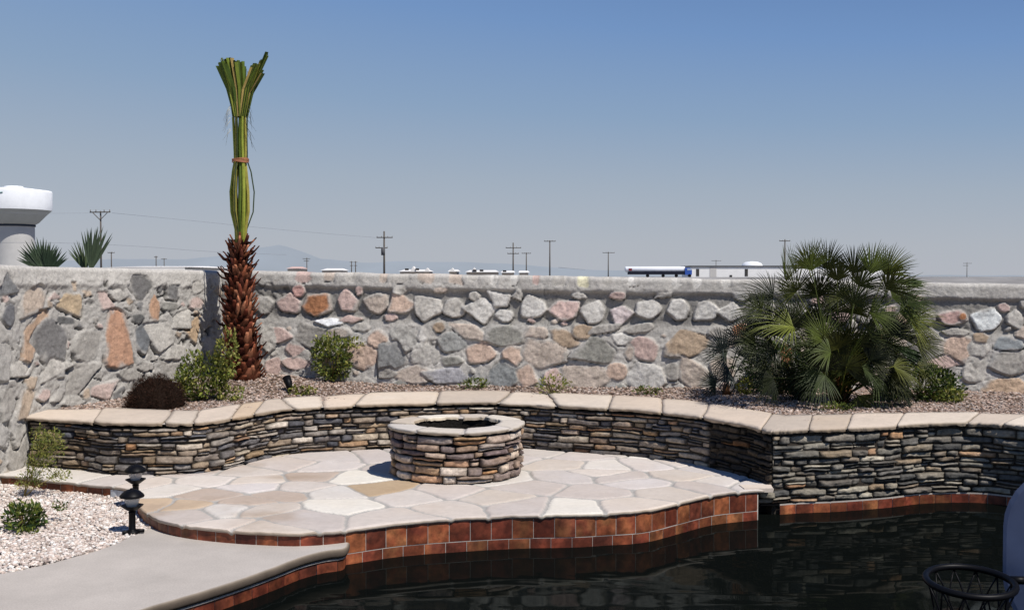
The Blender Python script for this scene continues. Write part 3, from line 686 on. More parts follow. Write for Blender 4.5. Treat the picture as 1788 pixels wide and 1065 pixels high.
left=[(55,526,44,44,L(182,164,146,V),-30),(119,529,40,32,L(180,156,122,V)),(47,596,24,66,L(172,140,112,V),20),(84,594,52,66,dg,12),(148,604,44,50,mg),(204,590,40,92,L(180,132,100,V),2,'spike'),(247,590,24,46,L(84,90,96,V)),(266,540,18,36,L(188,144,110,V)),(183,531,20,16,pk),(204,517,26,16,lg),(12,551,20,36,L(84,86,92,V)),(10,504,28,20,L(110,112,114,V)),(48,668,16,22,tn),(172,683,34,22,pk),(70,690,22,18,pk),(336,578,14,34,L(184,154,118,V)),(294,534,28,16,ol),(280,587,38,40,lg,20),(237,556,18,16,L(60,62,64,V)),(110,560,30,12,L(70,72,74,V)),(225,650,36,26,mg),(140,650,40,30,mg,-15),(30,645,34,26,lg),(95,640,34,22,lg),(315,560,26,30,lg),(340,530,22,20,pk),(305,615,34,26,lg),(250,640,24,14,mg),(5,832,24,34,L(170,158,142,V)),(20,790,30,60,mg,35),(25,740,30,46,lg,30),(38,700,24,36,tn,30),(8,700,24,40,mg,30),(70,720,24,20,mg),(120,700,34,20,lg),(355,560,16,24,mg),(360,600,18,26,lg)]
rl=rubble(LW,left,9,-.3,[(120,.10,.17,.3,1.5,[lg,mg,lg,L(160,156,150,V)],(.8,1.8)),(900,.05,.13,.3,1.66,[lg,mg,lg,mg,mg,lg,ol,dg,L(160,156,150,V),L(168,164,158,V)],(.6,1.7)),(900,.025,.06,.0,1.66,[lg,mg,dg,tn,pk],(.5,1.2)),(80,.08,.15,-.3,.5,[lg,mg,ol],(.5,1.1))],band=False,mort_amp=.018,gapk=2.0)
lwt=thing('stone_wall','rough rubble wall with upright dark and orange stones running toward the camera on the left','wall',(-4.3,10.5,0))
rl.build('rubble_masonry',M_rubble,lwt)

# ---------------------------------------------------------------- planter gravel
bedpoly=[tuple(p) for p in (capF+(capB-capF)*.6)]+[(9,5.4),(9,11.2),(-3.3,12.75),(-4.5,10.7),(-4.75,10.0)]
def bedz(X,Y):
    # rises from the coping to the wall, mounded round the tall palm
    wy=12.66-.128*(X+3.5)
    fy=np.interp(X,capB[:,0],capB[:,1])
    t=np.clip((Y-fy)/np.maximum(wy-fy,.2),0,1)
    z=.455+.06*t
    z=z+.13*np.exp(-(((X+3.0)/.9)**2+((Y-12.2)/.6)**2))
    return z+.012*fbm(np.stack([X,Y],-1),3,3,5)
gx=np.arange(-5,9,.04); gy=np.arange(7.5,13,.04); GX,GY=np.meshgrid(gx,gy); GZ=bedz(GX,GY)
msk=inside(bedpoly,GX,GY)
def masked(mb,GX,GY,GZ,msk,col):
    idx=-np.ones(GX.shape,int); idx[msk]=np.arange(msk.sum())
    q=np.stack([idx[:-1,:-1],idx[:-1,1:],idx[1:,1:],idx[1:,:-1]],-1).reshape(-1,4); q=q[(q>=0).all(1)]
    c=col if np.ndim(col)==1 else col[msk]
    mb.add(np.stack([GX[msk],GY[msk],GZ[msk]],-1),q.tolist(),c)
mb=MB(); masked(mb,GX,GY,GZ,msk,L(120,104,90)); bo=mb.build('planter_soil',M_soil); bo['kind']='structure'
ICO=[(0,0,-1),(.7236,-.5257,-.4472),(-.2764,-.8506,-.4472),(-.8944,0,-.4472),(-.2764,.8506,-.4472),(.7236,.5257,-.4472),(.2764,-.8506,.4472),(-.7236,-.5257,.4472),(-.7236,.5257,.4472),(.2764,.8506,.4472),(.8944,0,.4472),(0,0,1)]
ICF=[(0,1,2),(1,0,5),(0,2,3),(0,3,4),(0,4,5),(1,5,10),(2,1,6),(3,2,7),(4,3,8),(5,4,9),(1,10,6),(2,6,7),(3,7,8),(4,8,9),(5,9,10),(6,10,11),(7,6,11),(8,7,11),(9,8,11),(10,9,11)]
def pebbles(pos, size, pal, flat=.6, jit=.35):
    n=len(pos); I=np.array(ICO); V3=I[None]*(1+jit*(rng.random((n,12,1))-.5)); sz=size*(.6+.8*rng.random((n,1,1)))*np.stack([.8+.6*rng.random((n,1)),.7+.4*rng.random((n,1)),flat*(.7+.6*rng.random((n,1)))],-1)
    V3=V3*sz; a=rng.random(n)*6.28; ca,sa=np.cos(a)[:,None],np.sin(a)[:,None]
    x=V3[...,0]*ca-V3[...,1]*sa; y=V3[...,0]*sa+V3[...,1]*ca; z=V3[...,2]+.35*x*(rng.random((n,1))-.5)
    V3=np.stack([x,y,z],-1)+np.asarray(pos)[:,None,:]
    Fc=(np.array(ICF)[None]+(np.arange(n)*12)[:,None,None]).reshape(-1,3)
    c=np.array(pal)[rng.integers(0,len(pal),n)]*(.68+.5*rng.random((n,1))); mb=MB(); mb.add(V3.reshape(-1,3),Fc.tolist(),np.repeat(c,12,0)); return mb
def scatter(poly, n, bb):
    P=np.stack([bb[0]+(bb[1]-bb[0])*rng.random(n),bb[2]+(bb[3]-bb[2])*rng.random(n)],-1); return P[inside(poly,P[:,0],P[:,1])]
P=scatter(bedpoly,62000,(-4.8,6.2,9.3,12.8)); P3=np.concatenate([P,(bedz(P[:,0],P[:,1])+.004+.006*rng.random(len(P)))[:,None]],1)
gp=[L(176,156,142),L(150,128,112),L(196,180,168),L(130,108,94),L(110,92,82),L(186,160,144),L(160,148,140)]
tag(pebbles(P3,.0135,gp).build('planter_gravel',M_peb,smoothf=False),'brown and pinkish crushed gravel filling the raised planter bed','gravel',kind='stuff')
pbpoly=[tuple(p) for p in pbc]+[(-9,5.2),(-9,9.6),(-4.4,9.6)]+[tuple(p) for p in pr.Q[pr.s<pr.s_of(G(250,895,0))]]+[(-2.62,8.0)]
gx=np.arange(-5.6,-2.3,.03); gy=np.arange(5.2,9.7,.03); GX,GY=np.meshgrid(gx,gy); ms=inside(pbpoly,GX,GY); GZ=ZD-.02+.01*fbm(np.stack([GX,GY],-1),3,2,3)
mb=MB(); masked(mb,GX,GY,GZ,ms,L(150,138,126)); o=mb.build('pebble_base',M_soil); o['kind']='structure'
P=scatter(pbpoly,42000,(-5.2,-2.4,6.0,9.6)); P3=np.concatenate([P,(ZD-.008+.018*rng.random(len(P))+.01*fbm(P,3,2,3))[:,None]],1)
pp=[L(226,216,206),L(214,200,190),L(234,228,220),L(200,184,172),L(190,172,160),L(220,204,190)]
tag(pebbles(P3,.0125,pp,flat=.7).build('white_gravel',M_peb,smoothf=False),'cream white pebble gravel between the concrete deck and the patio','gravel',kind='stuff')

# ---------------------------------------------------------------- fire pit
pcx,pcy=G(798,825,0); PR=.572
fp=thing('fire_pit','round ledgestone fire pit with pale flagstone rim standing on the patio','fire pit',(pcx,pcy,0))
def ppos(s,off):
    a=np.asarray(s)/PR; r=PR+np.asarray(off); return np.stack([pcx+r*np.sin(a),pcy-r*np.cos(a)],-1)
mb=MB(); ledge(mb,ppos,-math.pi*PR,math.pi*PR,.002,.40,[L(168,150,134),L(140,120,104),L(112,100,96),L(184,172,158),L(150,124,98),L(124,110,104),L(190,178,164),L(104,90,88),L(158,130,100)],seed=23,k=1.3,hmin=.045,hmax=.075,lmin=.08,lmax=.34,close=True); mb.build('stone_ring',M_ledge,fp)
mb=MB(); mb.lathe([(PR-.05,-.01),(PR-.05,.41),(.4,.41),(.4,.05),(.0,.05)],(pcx,pcy,0),L(46,42,40),48); mb.build('mortar_core',M_soil,fp)
th=np.linspace(-math.pi,math.pi,400)
A_=np.stack([pcx+.605*np.sin(th),pcy-.605*np.cos(th)],1); 
ri=.385+.018*fbm(np.stack([np.sin(th),np.cos(th)],-1),3,3,4)
B_=np.stack([pcx+ri*np.sin(th),pcy-ri*np.cos(th)],1)
mb=MB(); slab_strip(mb,A_,B_,[0,.13,.27,.40,.53,.66,.80,.91,1.0],.448,.452,.026,[L(206,196,182),L(208,200,190),L(222,212,196),L(204,190,172)],17,k=.95,wob=.016,joint_w=.007); mb.build('rim',M_flag,fp)
mb=MB(); mb.lathe([(.592,.425),(.592,.44),(.40,.443),(.39,.425),(.39,.06)],(pcx,pcy,0),L(150,146,140),64); mb.build('rim_mortar',M_conc,fp)
mb=MB(); mb.lathe([(.388,.43),(.386,.06),(0,.06)],(pcx,pcy,0),(.02,.018,.016),48); mb.build('fire_bowl',M_soil,fp)

# ---------------------------------------------------------------- plants
def leafcloud(mb, c, r, n, size, pal, shape='ellip', yb=0, up=.5, narrow=.45, hollow=.35, clump=3.0):
    c=np.array(c); r=np.array(r); k=0; out=[]
    while k<n:
        m=n*2; P=rng.normal(size=(m,3)); P/=np.linalg.norm(P,axis=1)[:,None]; rad=(hollow+(1-hollow)*rng.random(m)**.5); P=P*rad[:,None]
        W=P*r+c
        keep=(vnoise(W,clump/ max(r),11)> -.28-.3*rng.random(m))&(W[:,2]>yb)
        bump=1+.25*vnoise(P/np.linalg.norm(P,axis=1)[:,None],2.2,int(abs(c[0])*100)%97); W=c+(W-c)*bump[:,None]
        W=W[keep]; out.append(W); k+=len(W)
    W=np.concatenate(out)[:n]; n=len(W)
    D=(W-c)/r; D[:,2]+=up; D+=rng.normal(size=(n,3))*.6; D/=np.linalg.norm(D,axis=1)[:,None]
    S=np.cross(D,rng.normal(size=(n,3))); S/=np.linalg.norm(S,axis=1)[:,None]; Nn=np.cross(D,S)
    l=size*(.6+.8*rng.random((n,1))); w=l*narrow
    V3=np.stack([W-D*l*.5, W+S*w*.5+Nn*l*.06, W+D*l*.5, W-S*w*.5+Nn*l*.06],1)
    cc=np.array(pal)[rng.integers(0,len(pal),n)]*(.7+.6*rng.random((n,1)))
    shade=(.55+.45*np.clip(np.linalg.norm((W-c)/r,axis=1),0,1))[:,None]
    q=(np.arange(n)*4)[:,None]+np.array([[0,1,2]]); q2=(np.arange(n)*4)[:,None]+np.array([[0,2,3]])
    mb.add(V3.reshape(-1,3),np.concatenate([q,q2]).tolist(),np.repeat(cc*shade,4,0))
def stems(mb, base, c, r, n, rad, col):
    for _ in range(n):
        a=random.uniform(0,6.28); e=random.uniform(.3,1); t=(c[0]+r[0]*math.cos(a)*e*.8,c[1]+r[1]*math.sin(a)*e*.8,c[2]+r[2]*random.uniform(-.2,.7))
        b=(base[0]+random.uniform(-.02,.02),base[1]+random.uniform(-.02,.02),base[2]); m=[(b[i]+t[i])/2+random.uniform(-.03,.03) for i in range(3)]
        mb.tube([b,m,t],[rad,rad*.7,rad*.3],col,4)
GR=[L(112,122,52),L(86,102,42),L(132,138,62),L(60,76,34),L(98,112,46)]
YG=[L(150,150,74),L(124,132,58),L(166,162,88),L(100,112,50)]
DG=[L(44,66,28),L(58,80,34),L(36,52,26),L(76,96,40)]
def ground_at(px,py,z=None):
    """point on the gravel bed seen at this pixel"""
    z=.48 if z is None else z
    for _ in range(8):
        x,y=G(px,py,z); z=float(bedz(np.array(x),np.array(y)))
    return (x,y,z)
def shrub(name,label,cat,base,c,r,n,size,pal,group=None,ns=10,narrow=.45,extra=None,**k):
    t=thing(name,label,cat,base,group)
    mb=MB(); leafcloud(mb,c,r,n,size,pal,yb=base[2]-.01,narrow=narrow,**k)
    if extra: 
        for (c2,r2,n2,s2,p2) in extra: leafcloud(mb,c2,r2,n2,s2,p2,yb=base[2]-.01,narrow=narrow)
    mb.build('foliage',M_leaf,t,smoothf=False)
    mb=MB(); stems(mb,base,c,r,ns,.006,L(96,80,50)); mb.build('stems',M_bark,t)
    return t
mpx=lambda d:d/F_PX
# brown clipped shrub on the left
b=G(268,714,.47); bc=(b[0]-.02,b[1]+.14,.49)
t=thing('round_shrub','dark brown rounded shrub on the planter gravel behind the coping at left','shrub',(bc[0],bc[1],.46))
mb=MB(); r=.285
for k in range(8500):
    d=Vector((random.gauss(0,1),random.gauss(0,1),abs(random.gauss(0,1)))).normalized(); rr=r*random.uniform(.72,1.03)*(1+.06*math.sin(d.x*9+d.y*7))
    p=Vector((bc[0],bc[1],.46))+Vector((d.x*rr,d.y*rr,d.z*rr*1.12)); e=(d+Vector((random.gauss(0,.5),random.gauss(0,.5),random.gauss(.2,.5)))).normalized()*random.uniform(.02,.042)
    s=e.cross(Vector((random.gauss(0,1),random.gauss(0,1),random.gauss(0,1)))).normalized()*.0028
    cc=L(58,40,32)*random.uniform(.35,1.5); mb.add([p-s,p+s,p+e],[(0,1,2)],cc)
mb.build('twigs',M_bark,t,smoothf=False)
mb=MB(); u=np.linspace(0,math.pi/2,9)
mb.lathe([(r*.95*math.cos(a)+.002,r*1.04*math.sin(a)) for a in u],(bc[0],bc[1],.455),L(34,25,20),24); mb.build('inner_mass',M_bark,t)
# vine shrub by the palm, green shrub, little plants
b=ground_at(352,680); k=b[1]/F_PX
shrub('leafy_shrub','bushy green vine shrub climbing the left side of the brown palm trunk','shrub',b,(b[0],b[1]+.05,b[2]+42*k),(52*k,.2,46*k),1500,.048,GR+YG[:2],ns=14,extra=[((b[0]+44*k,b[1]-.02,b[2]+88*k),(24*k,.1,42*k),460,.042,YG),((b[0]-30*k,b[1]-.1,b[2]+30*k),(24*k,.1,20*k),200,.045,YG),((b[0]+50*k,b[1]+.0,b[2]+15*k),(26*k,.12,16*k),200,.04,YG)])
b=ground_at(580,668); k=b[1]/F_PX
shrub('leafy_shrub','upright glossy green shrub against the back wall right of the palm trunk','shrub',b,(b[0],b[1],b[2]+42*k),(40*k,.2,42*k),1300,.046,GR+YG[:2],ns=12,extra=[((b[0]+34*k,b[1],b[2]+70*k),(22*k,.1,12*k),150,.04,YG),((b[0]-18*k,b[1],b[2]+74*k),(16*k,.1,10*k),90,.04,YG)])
b=ground_at(512,672); k=b[1]/F_PX
shrub('small_plant','low yellow-green weed beside the black spotlight','plant',(b[0]+.05,b[1],b[2]),(b[0]+.1,b[1],b[2]+8*k),(26*k,.08,10*k),110,.05,YG,ns=4)
for (px,py,w_,h_,lab,pal) in [(828,681,28,20,'small green seedling at the wall foot directly above the fire pit',GR),(966,688,34,32,'small bushy seedling at the wall foot right of the fire pit',YG),(1132,690,26,14,'tiny flat green seedling nearest the fan palm at the wall foot',GR)]:
    b=G(px,py-2,.49); b=(b[0],min(b[1],12.05-.128*(b[0])+.0),.49); k=b[1]/F_PX
    shrub('seedling',lab,'plant',b,(b[0],b[1],b[2]+h_*.45*k),(w_*k,.09,h_*.62*k),230 if w_>27 else 120,.036,pal,group='seedlings planted along the wall foot',ns=4)
# strap-leaved tuft
def tuft(name,label,cat,base,n,h,spread,pal,wd=.010,group=None,bend=.3,rnd=0):
    t=thing(name,label,cat,base,group); mb=MB()
    for _ in range(n):
        a=random.uniform(0,6.28); e=random.uniform(.1,1)*spread; hh=h*random.uniform(.6,1.05)
        p0=Vector(base)+Vector((random.uniform(-.02,.02),random.uniform(-.02,.02),0)); d=Vector((math.cos(a)*e,math.sin(a)*e,0)); s=Vector((-math.sin(a),math.cos(a),0))*wd*random.uniform(.6,1.2)
        Q=[]; 
        for i in range(6):
            u=i/5; p=p0+d*(u**1.5)*hh+Vector((0,0,hh*(u-bend*e*u*u))); ww=(1-u**2)*.9+.1
            Q+= [p-s*ww*(.5+u*.5 if u<.4 else 1),p+s*ww]
        mb.add(Q,[(2*i,2*i+1,2*i+3,2*i+2) for i in range(5)],np.array(random.choice(pal))*random.uniform(.6,1.4))
    mb.build('blades',M_leaf,t); return t
b=ground_at(485,655); tuft('grass_tuft','dark green strap-leaved tuft immediately right of the brown palm trunk','plant',b,30,.32,.45,[L(64,84,44),L(50,68,36)],.009)
# feathery plant and bush on the pebbles
b=(*G(42,868,ZD),ZD); k=b[1]/F_PX
t=thing('feathery_plant','feathery yellow-green plant leaning over the low tiled edge beside the left wall','plant',b)
mb=MB(); mbs=MB()
for (dx,dy,rx,rz,n) in [(44,92,32,24,520),(30,62,28,22,420),(12,28,26,22,300),(62,40,22,10,160),(50,108,22,14,200),(26,115,12,14,80)]:
    c=(b[0]+dx*k,b[1]-.02,b[2]+dy*k); leafcloud(mb,c,(rx*k,.13,rz*k),int(n*1.3),.026,[L(150,152,74),L(126,134,60),L(104,118,50),L(164,156,92)],narrow=.3,hollow=.1)
    mbs.tube([b,(b[0]+dx*k*.35,b[1],b[2]+dy*k*.5),c],[.006,.004,.002],L(170,150,96),4)
mb.build('foliage',M_leaf,t,smoothf=False); mbs.build('stems',M_bark,t)
b=(*G(45,925,ZD),ZD); k=b[1]/F_PX
shrub('leafy_shrub','low dark-leaved green bush growing out of the white pebbles at the left edge','shrub',b,(b[0]-.01,b[1],b[2]+24*k),(36*k,.16,28*k),620,.046,GR+DG,ns=10,narrow=.35,extra=[((b[0]+.06,b[1]-.12,b[2]+2*k),(24*k,.08,10*k),90,.04,GR),((b[0]+35*k,b[1]+.25,b[2]+30*k),(15*k,.06,10*k),60,.035,GR)])

# ---- fan fronds
def frond(name,mat_,parent,root,hub,direction,normal,rad,spread=200,nl=26,droop=.15,pal=None,wd=.014,pet=.006,fold=.0,bright=1.0):
    root=Vector(root); hub=Vector(hub); d=Vector(direction).normalized(); n=Vector(normal); n=(n-d*n.dot(d)).normalized(); s=d.cross(n)
    mb=MB(); mid=(root+hub)/2+Vector((0,0,.06*(hub-root).length))
    c0=np.array(random.choice(pal)); mb.tube([root,mid,hub],[pet*1.4,pet,pet*.8],c0*.9,5)
    for i in range(nl):
        u=(i+.5)/nl*2-1; a=R(spread/2)*u+random.uniform(-.03,.03)
        dd=(d*math.cos(a)+s*math.sin(a)); l=rad*(1-.18*abs(u)**2)*random.uniform(.9,1.06)
        dd=(dd+n*(fold*abs(u)+random.uniform(-.05,.05))).normalized()
        t=dd.cross(n).normalized(); V=[]; C=[]
        cb=c0*random.uniform(.75,1.25)*bright
        dr=droop*random.uniform(.7,1.5)
        for j,(q,wq) in enumerate([(0,.25),(.25,.8),(.5,1),(.75,.65),(1,.04)]):
            p=hub+dd*l*q-Vector((0,0,1))*dr*l*q**2.6; ww=wd*wq
            V+= [p-t*ww+n*ww*.4,p,p+t*ww+n*ww*.4]; cc=cb*(1.15-.45*q) if j else cb*1.3; C+=[cc,cc*.8,cc]
        Fq=[]
        for j in range(4): Fq+=[(3*j,3*j+1,3*j+4,3*j+3),(3*j+1,3*j+2,3*j+5,3*j+4)]
        mb.add(V,Fq,np.array(C))
    return mb.build(name,mat_,parent)
FG=[L(86,92,34),L(64,74,28),L(108,112,42),L(48,58,26),L(74,84,34)]
BP=ground_at(1465,705); YP=BP[1]
fpalm=thing('fan_palm','large clumping fan palm with many spiky green fronds in the planter at right','palm tree',BP)
hubs=[(1372,492,-8,78,1.6),(1418,472,-6,66,1.3),(1412,468,-14,60,.9),(1462,490,2,60,.9),(1520,478,16,68,1.5),(1500,500,24,60,.9),(1350,520,-72,74,.8),(1385,570,-82,92,1.6),(1395,548,-60,90,1.0),(1345,545,-90,64,.8),(1558,520,62,80,1.2),(1570,545,80,66,1.4),(1548,505,44,60,.9),(1585,530,74,50,1.3),(1430,520,-20,70,.8),(1490,530,20,70,.8),(1455,545,0,70,.7),(1540,575,100,60,.9),(1420,600,-70,70,.8),(1440,655,-130,60,1.4),(1420,645,-150,55,1.3),(1530,655,150,62,1.8),(1505,640,130,60,1.4),(1350,600,-100,60,.5),(1480,600,30,60,.6),(1390,510,-35,70,.8),(1560,640,110,58,.9),(1400,680,-140,40,.8),(1500,690,160,45,.9),(1520,590,60,66,.8),(1470,570,-40,60,.6),(1545,660,125,60,.9),(1370,640,-110,60,.5),(1330,575,-60,55,.6),(1450,620,10,60,.6),(1350,660,-120,50,.5)]
rq=random.Random(12)
hubs+=[(1590,560,70,62,1.1),(1600,600,95,56,.8),(1575,590,60,64,.7),(1600,640,105,52,.8),(1330,545,-75,64,.9),(1320,600,-80,50,.7),(1340,640,-95,56,.6),(1445,470,4,64,1.0),(1490,478,8,60,.8),(1545,480,30,66,1.2),(1390,480,-25,62,1.0)]
for _ in range(14):
    hubs.append((rq.uniform(1400,1540),rq.uniform(560,660),rq.uniform(-110,110),rq.uniform(50,66),rq.choice([.4,.5,.6])))
for _ in range(20):
    hx_=rq.uniform(1385,1575); hubs.append((hx_,rq.uniform(615,685),(hx_-1470)*1.3+rq.uniform(-35,35),rq.uniform(40,62),rq.choice([.45,.55,.6,.8])))
for _ in range(16):
    hubs.append((rq.uniform(1350,1560),rq.uniform(510,640),rq.uniform(-100,100),rq.uniform(50,70),rq.choice([.5,.6,.8,1.3])))
for i,(hx,hy,an,rp,bri) in enumerate(hubs):
    yo=random.uniform(-.35,.30) if bri<1.2 else random.uniform(-.45,-.15)
    Yh=YP+yo; hub=AT(hx,hy,Yh); a=R(an); rad=rp*Yh/F_PX
    dirv=(math.sin(a),random.uniform(-.35,.1),math.cos(a))
    nrm=(random.uniform(-.4,.4)+(.5 if bri>1.2 else 0),-1+random.uniform(0,.6),random.uniform(.2,.8))
    frond('frond',M_palm,fpalm,(BP[0]+random.uniform(-.08,.08),YP+random.uniform(-.06,.06),BP[2]+random.uniform(.02,.2)),hub,dirv,nrm,rad,spread=(random.uniform(105,150) if hy<510 else random.uniform(130,190)) if abs(an)<100 else 160,nl=30,droop=.12 if abs(an)<60 else .22,pal=FG,wd=.0056,bright=1.05*bri if bri>1 else .7*bri,fold=random.uniform(.1,.5))
# furled drooping fronds at right
for (hx,hy,an,rp) in [(1548,600,112,78),(1560,492,92,60)]:
    hub=AT(hx,hy,YP-.1); a=R(an); frond('frond',M_palm,fpalm,(BP[0],YP,BP[2]+.15),hub,(math.sin(a),-.1,math.cos(a)),(0,-1,.3),rp*YP/F_PX,spread=22,nl=10,droop=.05,pal=DG,wd=.012,bright=.8)
mb=MB()
pts=[(BP[0]+.02*math.sin(i),YP+.02*math.cos(i*2),BP[2]-.03+i*.06) for i in range(7)]
mb.tube(pts,[.075,.08,.075,.07,.065,.05,.03],L(110,78,50),10)
for i in range(60):
    a=random.uniform(0,6.28); z=BP[2]+random.uniform(0,.3); c_,s_=math.cos(a),math.sin(a)
    mb.tube([(BP[0]+.06*c_,YP+.06*s_,z),(BP[0]+.12*c_,YP+.12*s_,z+.06)],[.014,.006],L(110,84,54)*random.uniform(.4,1.1),4)
mb.build('trunk',M_bark,fpalm)
# smaller palm on its left, dark
b2=ground_at(1268,690); t2=thing('fan_palm','small blue-green fan palm at the left foot of the large clumping one','palm tree',b2)
for (hx,hy,an,rp) in [(1268,622,-70,48),(1262,610,-30,46),(1290,600,-5,50),(1305,585,0,52),(1250,672,-75,38),(1300,625,30,44),(1275,650,-110,42),(1320,640,60,40)]:
    Y2=b2[1]+random.uniform(-.12,.12); hub=AT(hx,hy,Y2); a=R(an)
    frond('frond',M_palm,t2,(b2[0]+random.uniform(-.03,.03),b2[1],b2[2]),hub,(math.sin(a),-.15,math.cos(a)),(random.uniform(-.4,.2),-1,.4),rp*Y2/F_PX,spread=190,nl=22,droop=.08,pal=[L(52,62,58),L(42,52,50),L(60,70,56)],wd=.006,bright=.8)
mb=MB(); mb.tube([(b2[0],b2[1],b2[2]-.03),(b2[0],b2[1],b2[2]+.12)],[.05,.03],L(90,64,44),8); mb.build('trunk',M_bark,t2)
# undergrowth
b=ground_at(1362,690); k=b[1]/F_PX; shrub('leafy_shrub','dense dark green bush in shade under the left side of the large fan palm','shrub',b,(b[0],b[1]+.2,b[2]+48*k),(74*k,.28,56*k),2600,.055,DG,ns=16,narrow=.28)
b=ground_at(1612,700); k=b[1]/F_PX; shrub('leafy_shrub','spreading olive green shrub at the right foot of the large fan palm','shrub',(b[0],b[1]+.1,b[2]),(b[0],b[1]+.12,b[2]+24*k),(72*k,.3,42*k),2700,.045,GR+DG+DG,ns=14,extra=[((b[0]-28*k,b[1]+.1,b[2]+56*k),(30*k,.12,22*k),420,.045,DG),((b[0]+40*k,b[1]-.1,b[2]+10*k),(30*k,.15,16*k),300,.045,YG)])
b=ground_at(1352,700); tuft('grass_tuft','bright green strap-leaved tuft in front of the dark bush','plant',b,26,.26,.5,[L(112,134,66),L(90,116,52)],.011)
b=ground_at(1300,688); shrub('small_plant','small yellow-green leafy plant at the foot of the blue-green palm','plant',b,(b[0]-.02,b[1]-.1,b[2]+.1),(.1,.07,.09),150,.04,[L(150,146,60),L(120,124,50)],ns=5)
b=ground_at(1458,716); shrub('small_plant','low mat of green leaves on the gravel beside the coping below the large fan palm','plant',b,(b[0],b[1],b[2]+.03),(.19,.09,.05),330,.03,GR,ns=4)
b=ground_at(1420,690); tuft('grass_tuft','dark arching grass clump at the base of the large fan palm','plant',b,70,.32,.7,DG,.008)
b=ground_at(1530,702); tuft('grass_tuft','drooping dark grass clump between the large fan palm and the olive shrub','plant',b,80,.3,.8,DG,.008)
# palms growing behind the left wall: only their tops show
for (lab,hx,hy,Yp,an,rp,nl,spr) in [('grey-green fan palm whose crown fans out above the left wall beside the water tower',76,474,11.9,-18,62,20,95),('narrow dark fan palm frond standing upright above the left wall below the utility pole',158,474,12.3,10,84,16,42)]:
    hub=AT(hx,hy,Yp); t3=thing('fan_palm',lab,'palm tree',(hub[0],Yp,0),group=None)
    a=R(an); frond('frond',M_palm,t3,(hub[0],Yp,.5),hub,(math.sin(a),0,math.cos(a)),(.3,-1,.2),rp*Yp/F_PX,spread=spr,nl=nl,droop=.02,pal=[L(84,98,74),L(66,82,58)],wd=.014)
    if an<0:
        hub=AT(hx+8,hy+4,Yp-.1); frond('frond',M_palm,t3,(hub[0],Yp,.5),hub,(.25,0,1),(.3,-1,.2),52*Yp/F_PX,spread=80,nl=16,droop=.02,pal=[L(74,88,66),L(56,72,52)],wd=.012)
    else:
        hub=AT(hx-8,hy,Yp+.1); frond('frond',M_palm,t3,(hub[0],Yp,.5),hub,(-.25,0,1),(.3,-1,.2),56*Yp/F_PX,spread=60,nl=12,droop=.02,pal=[L(90,104,70)],wd=.010)
    mb=MB(); mb.tube([(hub[0],Yp,-.3),(hub[0],Yp,.6)],[.14,.11],L(96,64,44),10); mb.build('trunk',M_bark,t3)

# ---- tall tied palm
pb=ground_at(426,655); PY=12.05; k=PY/F_PX; px0=AT(426,600,PY)[0]; zb=float(bedz(np.array(px0),np.array(PY)))-.02
tp=thing('tall_palm','tall young palm with a shaggy red-brown trunk and green fronds tied upright in a bundle','palm tree',(px0,PY,zb))
ztop=AT(420,424,PY)[2]; Hh=ztop-zb
def trunk_c(u): return (px0+float(np.interp(u,[-.1,0,.2,.42,1],[.02,.015,-.02,-.047,-.042])),PY,zb+Hh*u)
def trunk_r(u): return float(np.interp(u,[-.1,0,.1,.4,.6,.8,1],[.19,.192,.188,.172,.148,.108,.066]))
mb=MB(); us=np.linspace(-.03,1,26); mb.tube([trunk_c(u) for u in us],[trunk_r(u)*.9 for u in us],L(70,38,26),20)
nb=300
for i in range(nb):
    u=i/nb*.99; a=i*2.39996; c=Vector(trunk_c(u)); r=trunk_r(u)
    o=Vector((math.cos(a),math.sin(a),0)); s=Vector((-math.sin(a),math.cos(a),0)); wdt=(.09*(1-u)+.045*u)*random.uniform(.8,1.2); hh=(.075+.05*u)*random.uniform(.5,1.25); out=(.045+.06*u*random.random())*random.uniform(.5,1.3); a+=random.uniform(-.12,.12); tw=random.uniform(-.03,.03)
    flare=random.uniform(.6,1.3)
    P=[]; C=[]
    col=np.array(random.choice([L(146,86,62),L(118,64,48),L(180,120,90),L(92,52,42),L(138,88,66)]))*random.uniform(.7,1.25)
    for j,(q,wq,oq) in enumerate([(-.35,.8,-.02),(0,1,.012),(.35,.85,.4),(.7,.6,.75),(1,.42,1.0)]):
        p=c+o*(r*.9+out*oq*flare)+s*tw*q+Vector((0,0,hh*q)); ww=wdt*wq*.5
        P+=[p-s*ww-o*.012*(1-q*.3),p+o*.006,p+s*ww-o*.012*(1-q*.3)]
        sh=[.15,.4,.85,1.15,.9][j]; C+=[col*sh*.8,col*sh,col*sh*.8]
    n0=len(P); P+=[P[12]-o*.012,P[13]-o*.014,P[14]-o*.012]; C+=[col*.4]*3
    Fq=[]
    for j in range(5):
        Fq+=[(3*j,3*j+1,3*j+4,3*j+3),(3*j+1,3*j+2,3*j+5,3*j+4)]
    mb.add(P,Fq,np.array(C))
# dark thorny stubs
for i in range(64):
    u=random.uniform(.12,1.0) if i>16 else random.uniform(.75,1.0); a=random.uniform(0,6.28); c=Vector(trunk_c(u)); r=trunk_r(u); o=Vector((math.cos(a),math.sin(a),0))
    l=random.uniform(.04,.10)*(1 if u<.6 else 1.25)
    p0=c+o*r*.9; mb.tube([p0,p0+o*(l*.8)+Vector((0,0,l*.25)),p0+o*(l*1.25)+Vector((0,0,l*.75))],[.016,.011,.006],L(52,30,24)*random.uniform(.6,1.3),5)
mb.build('trunk',M_bark,tp)
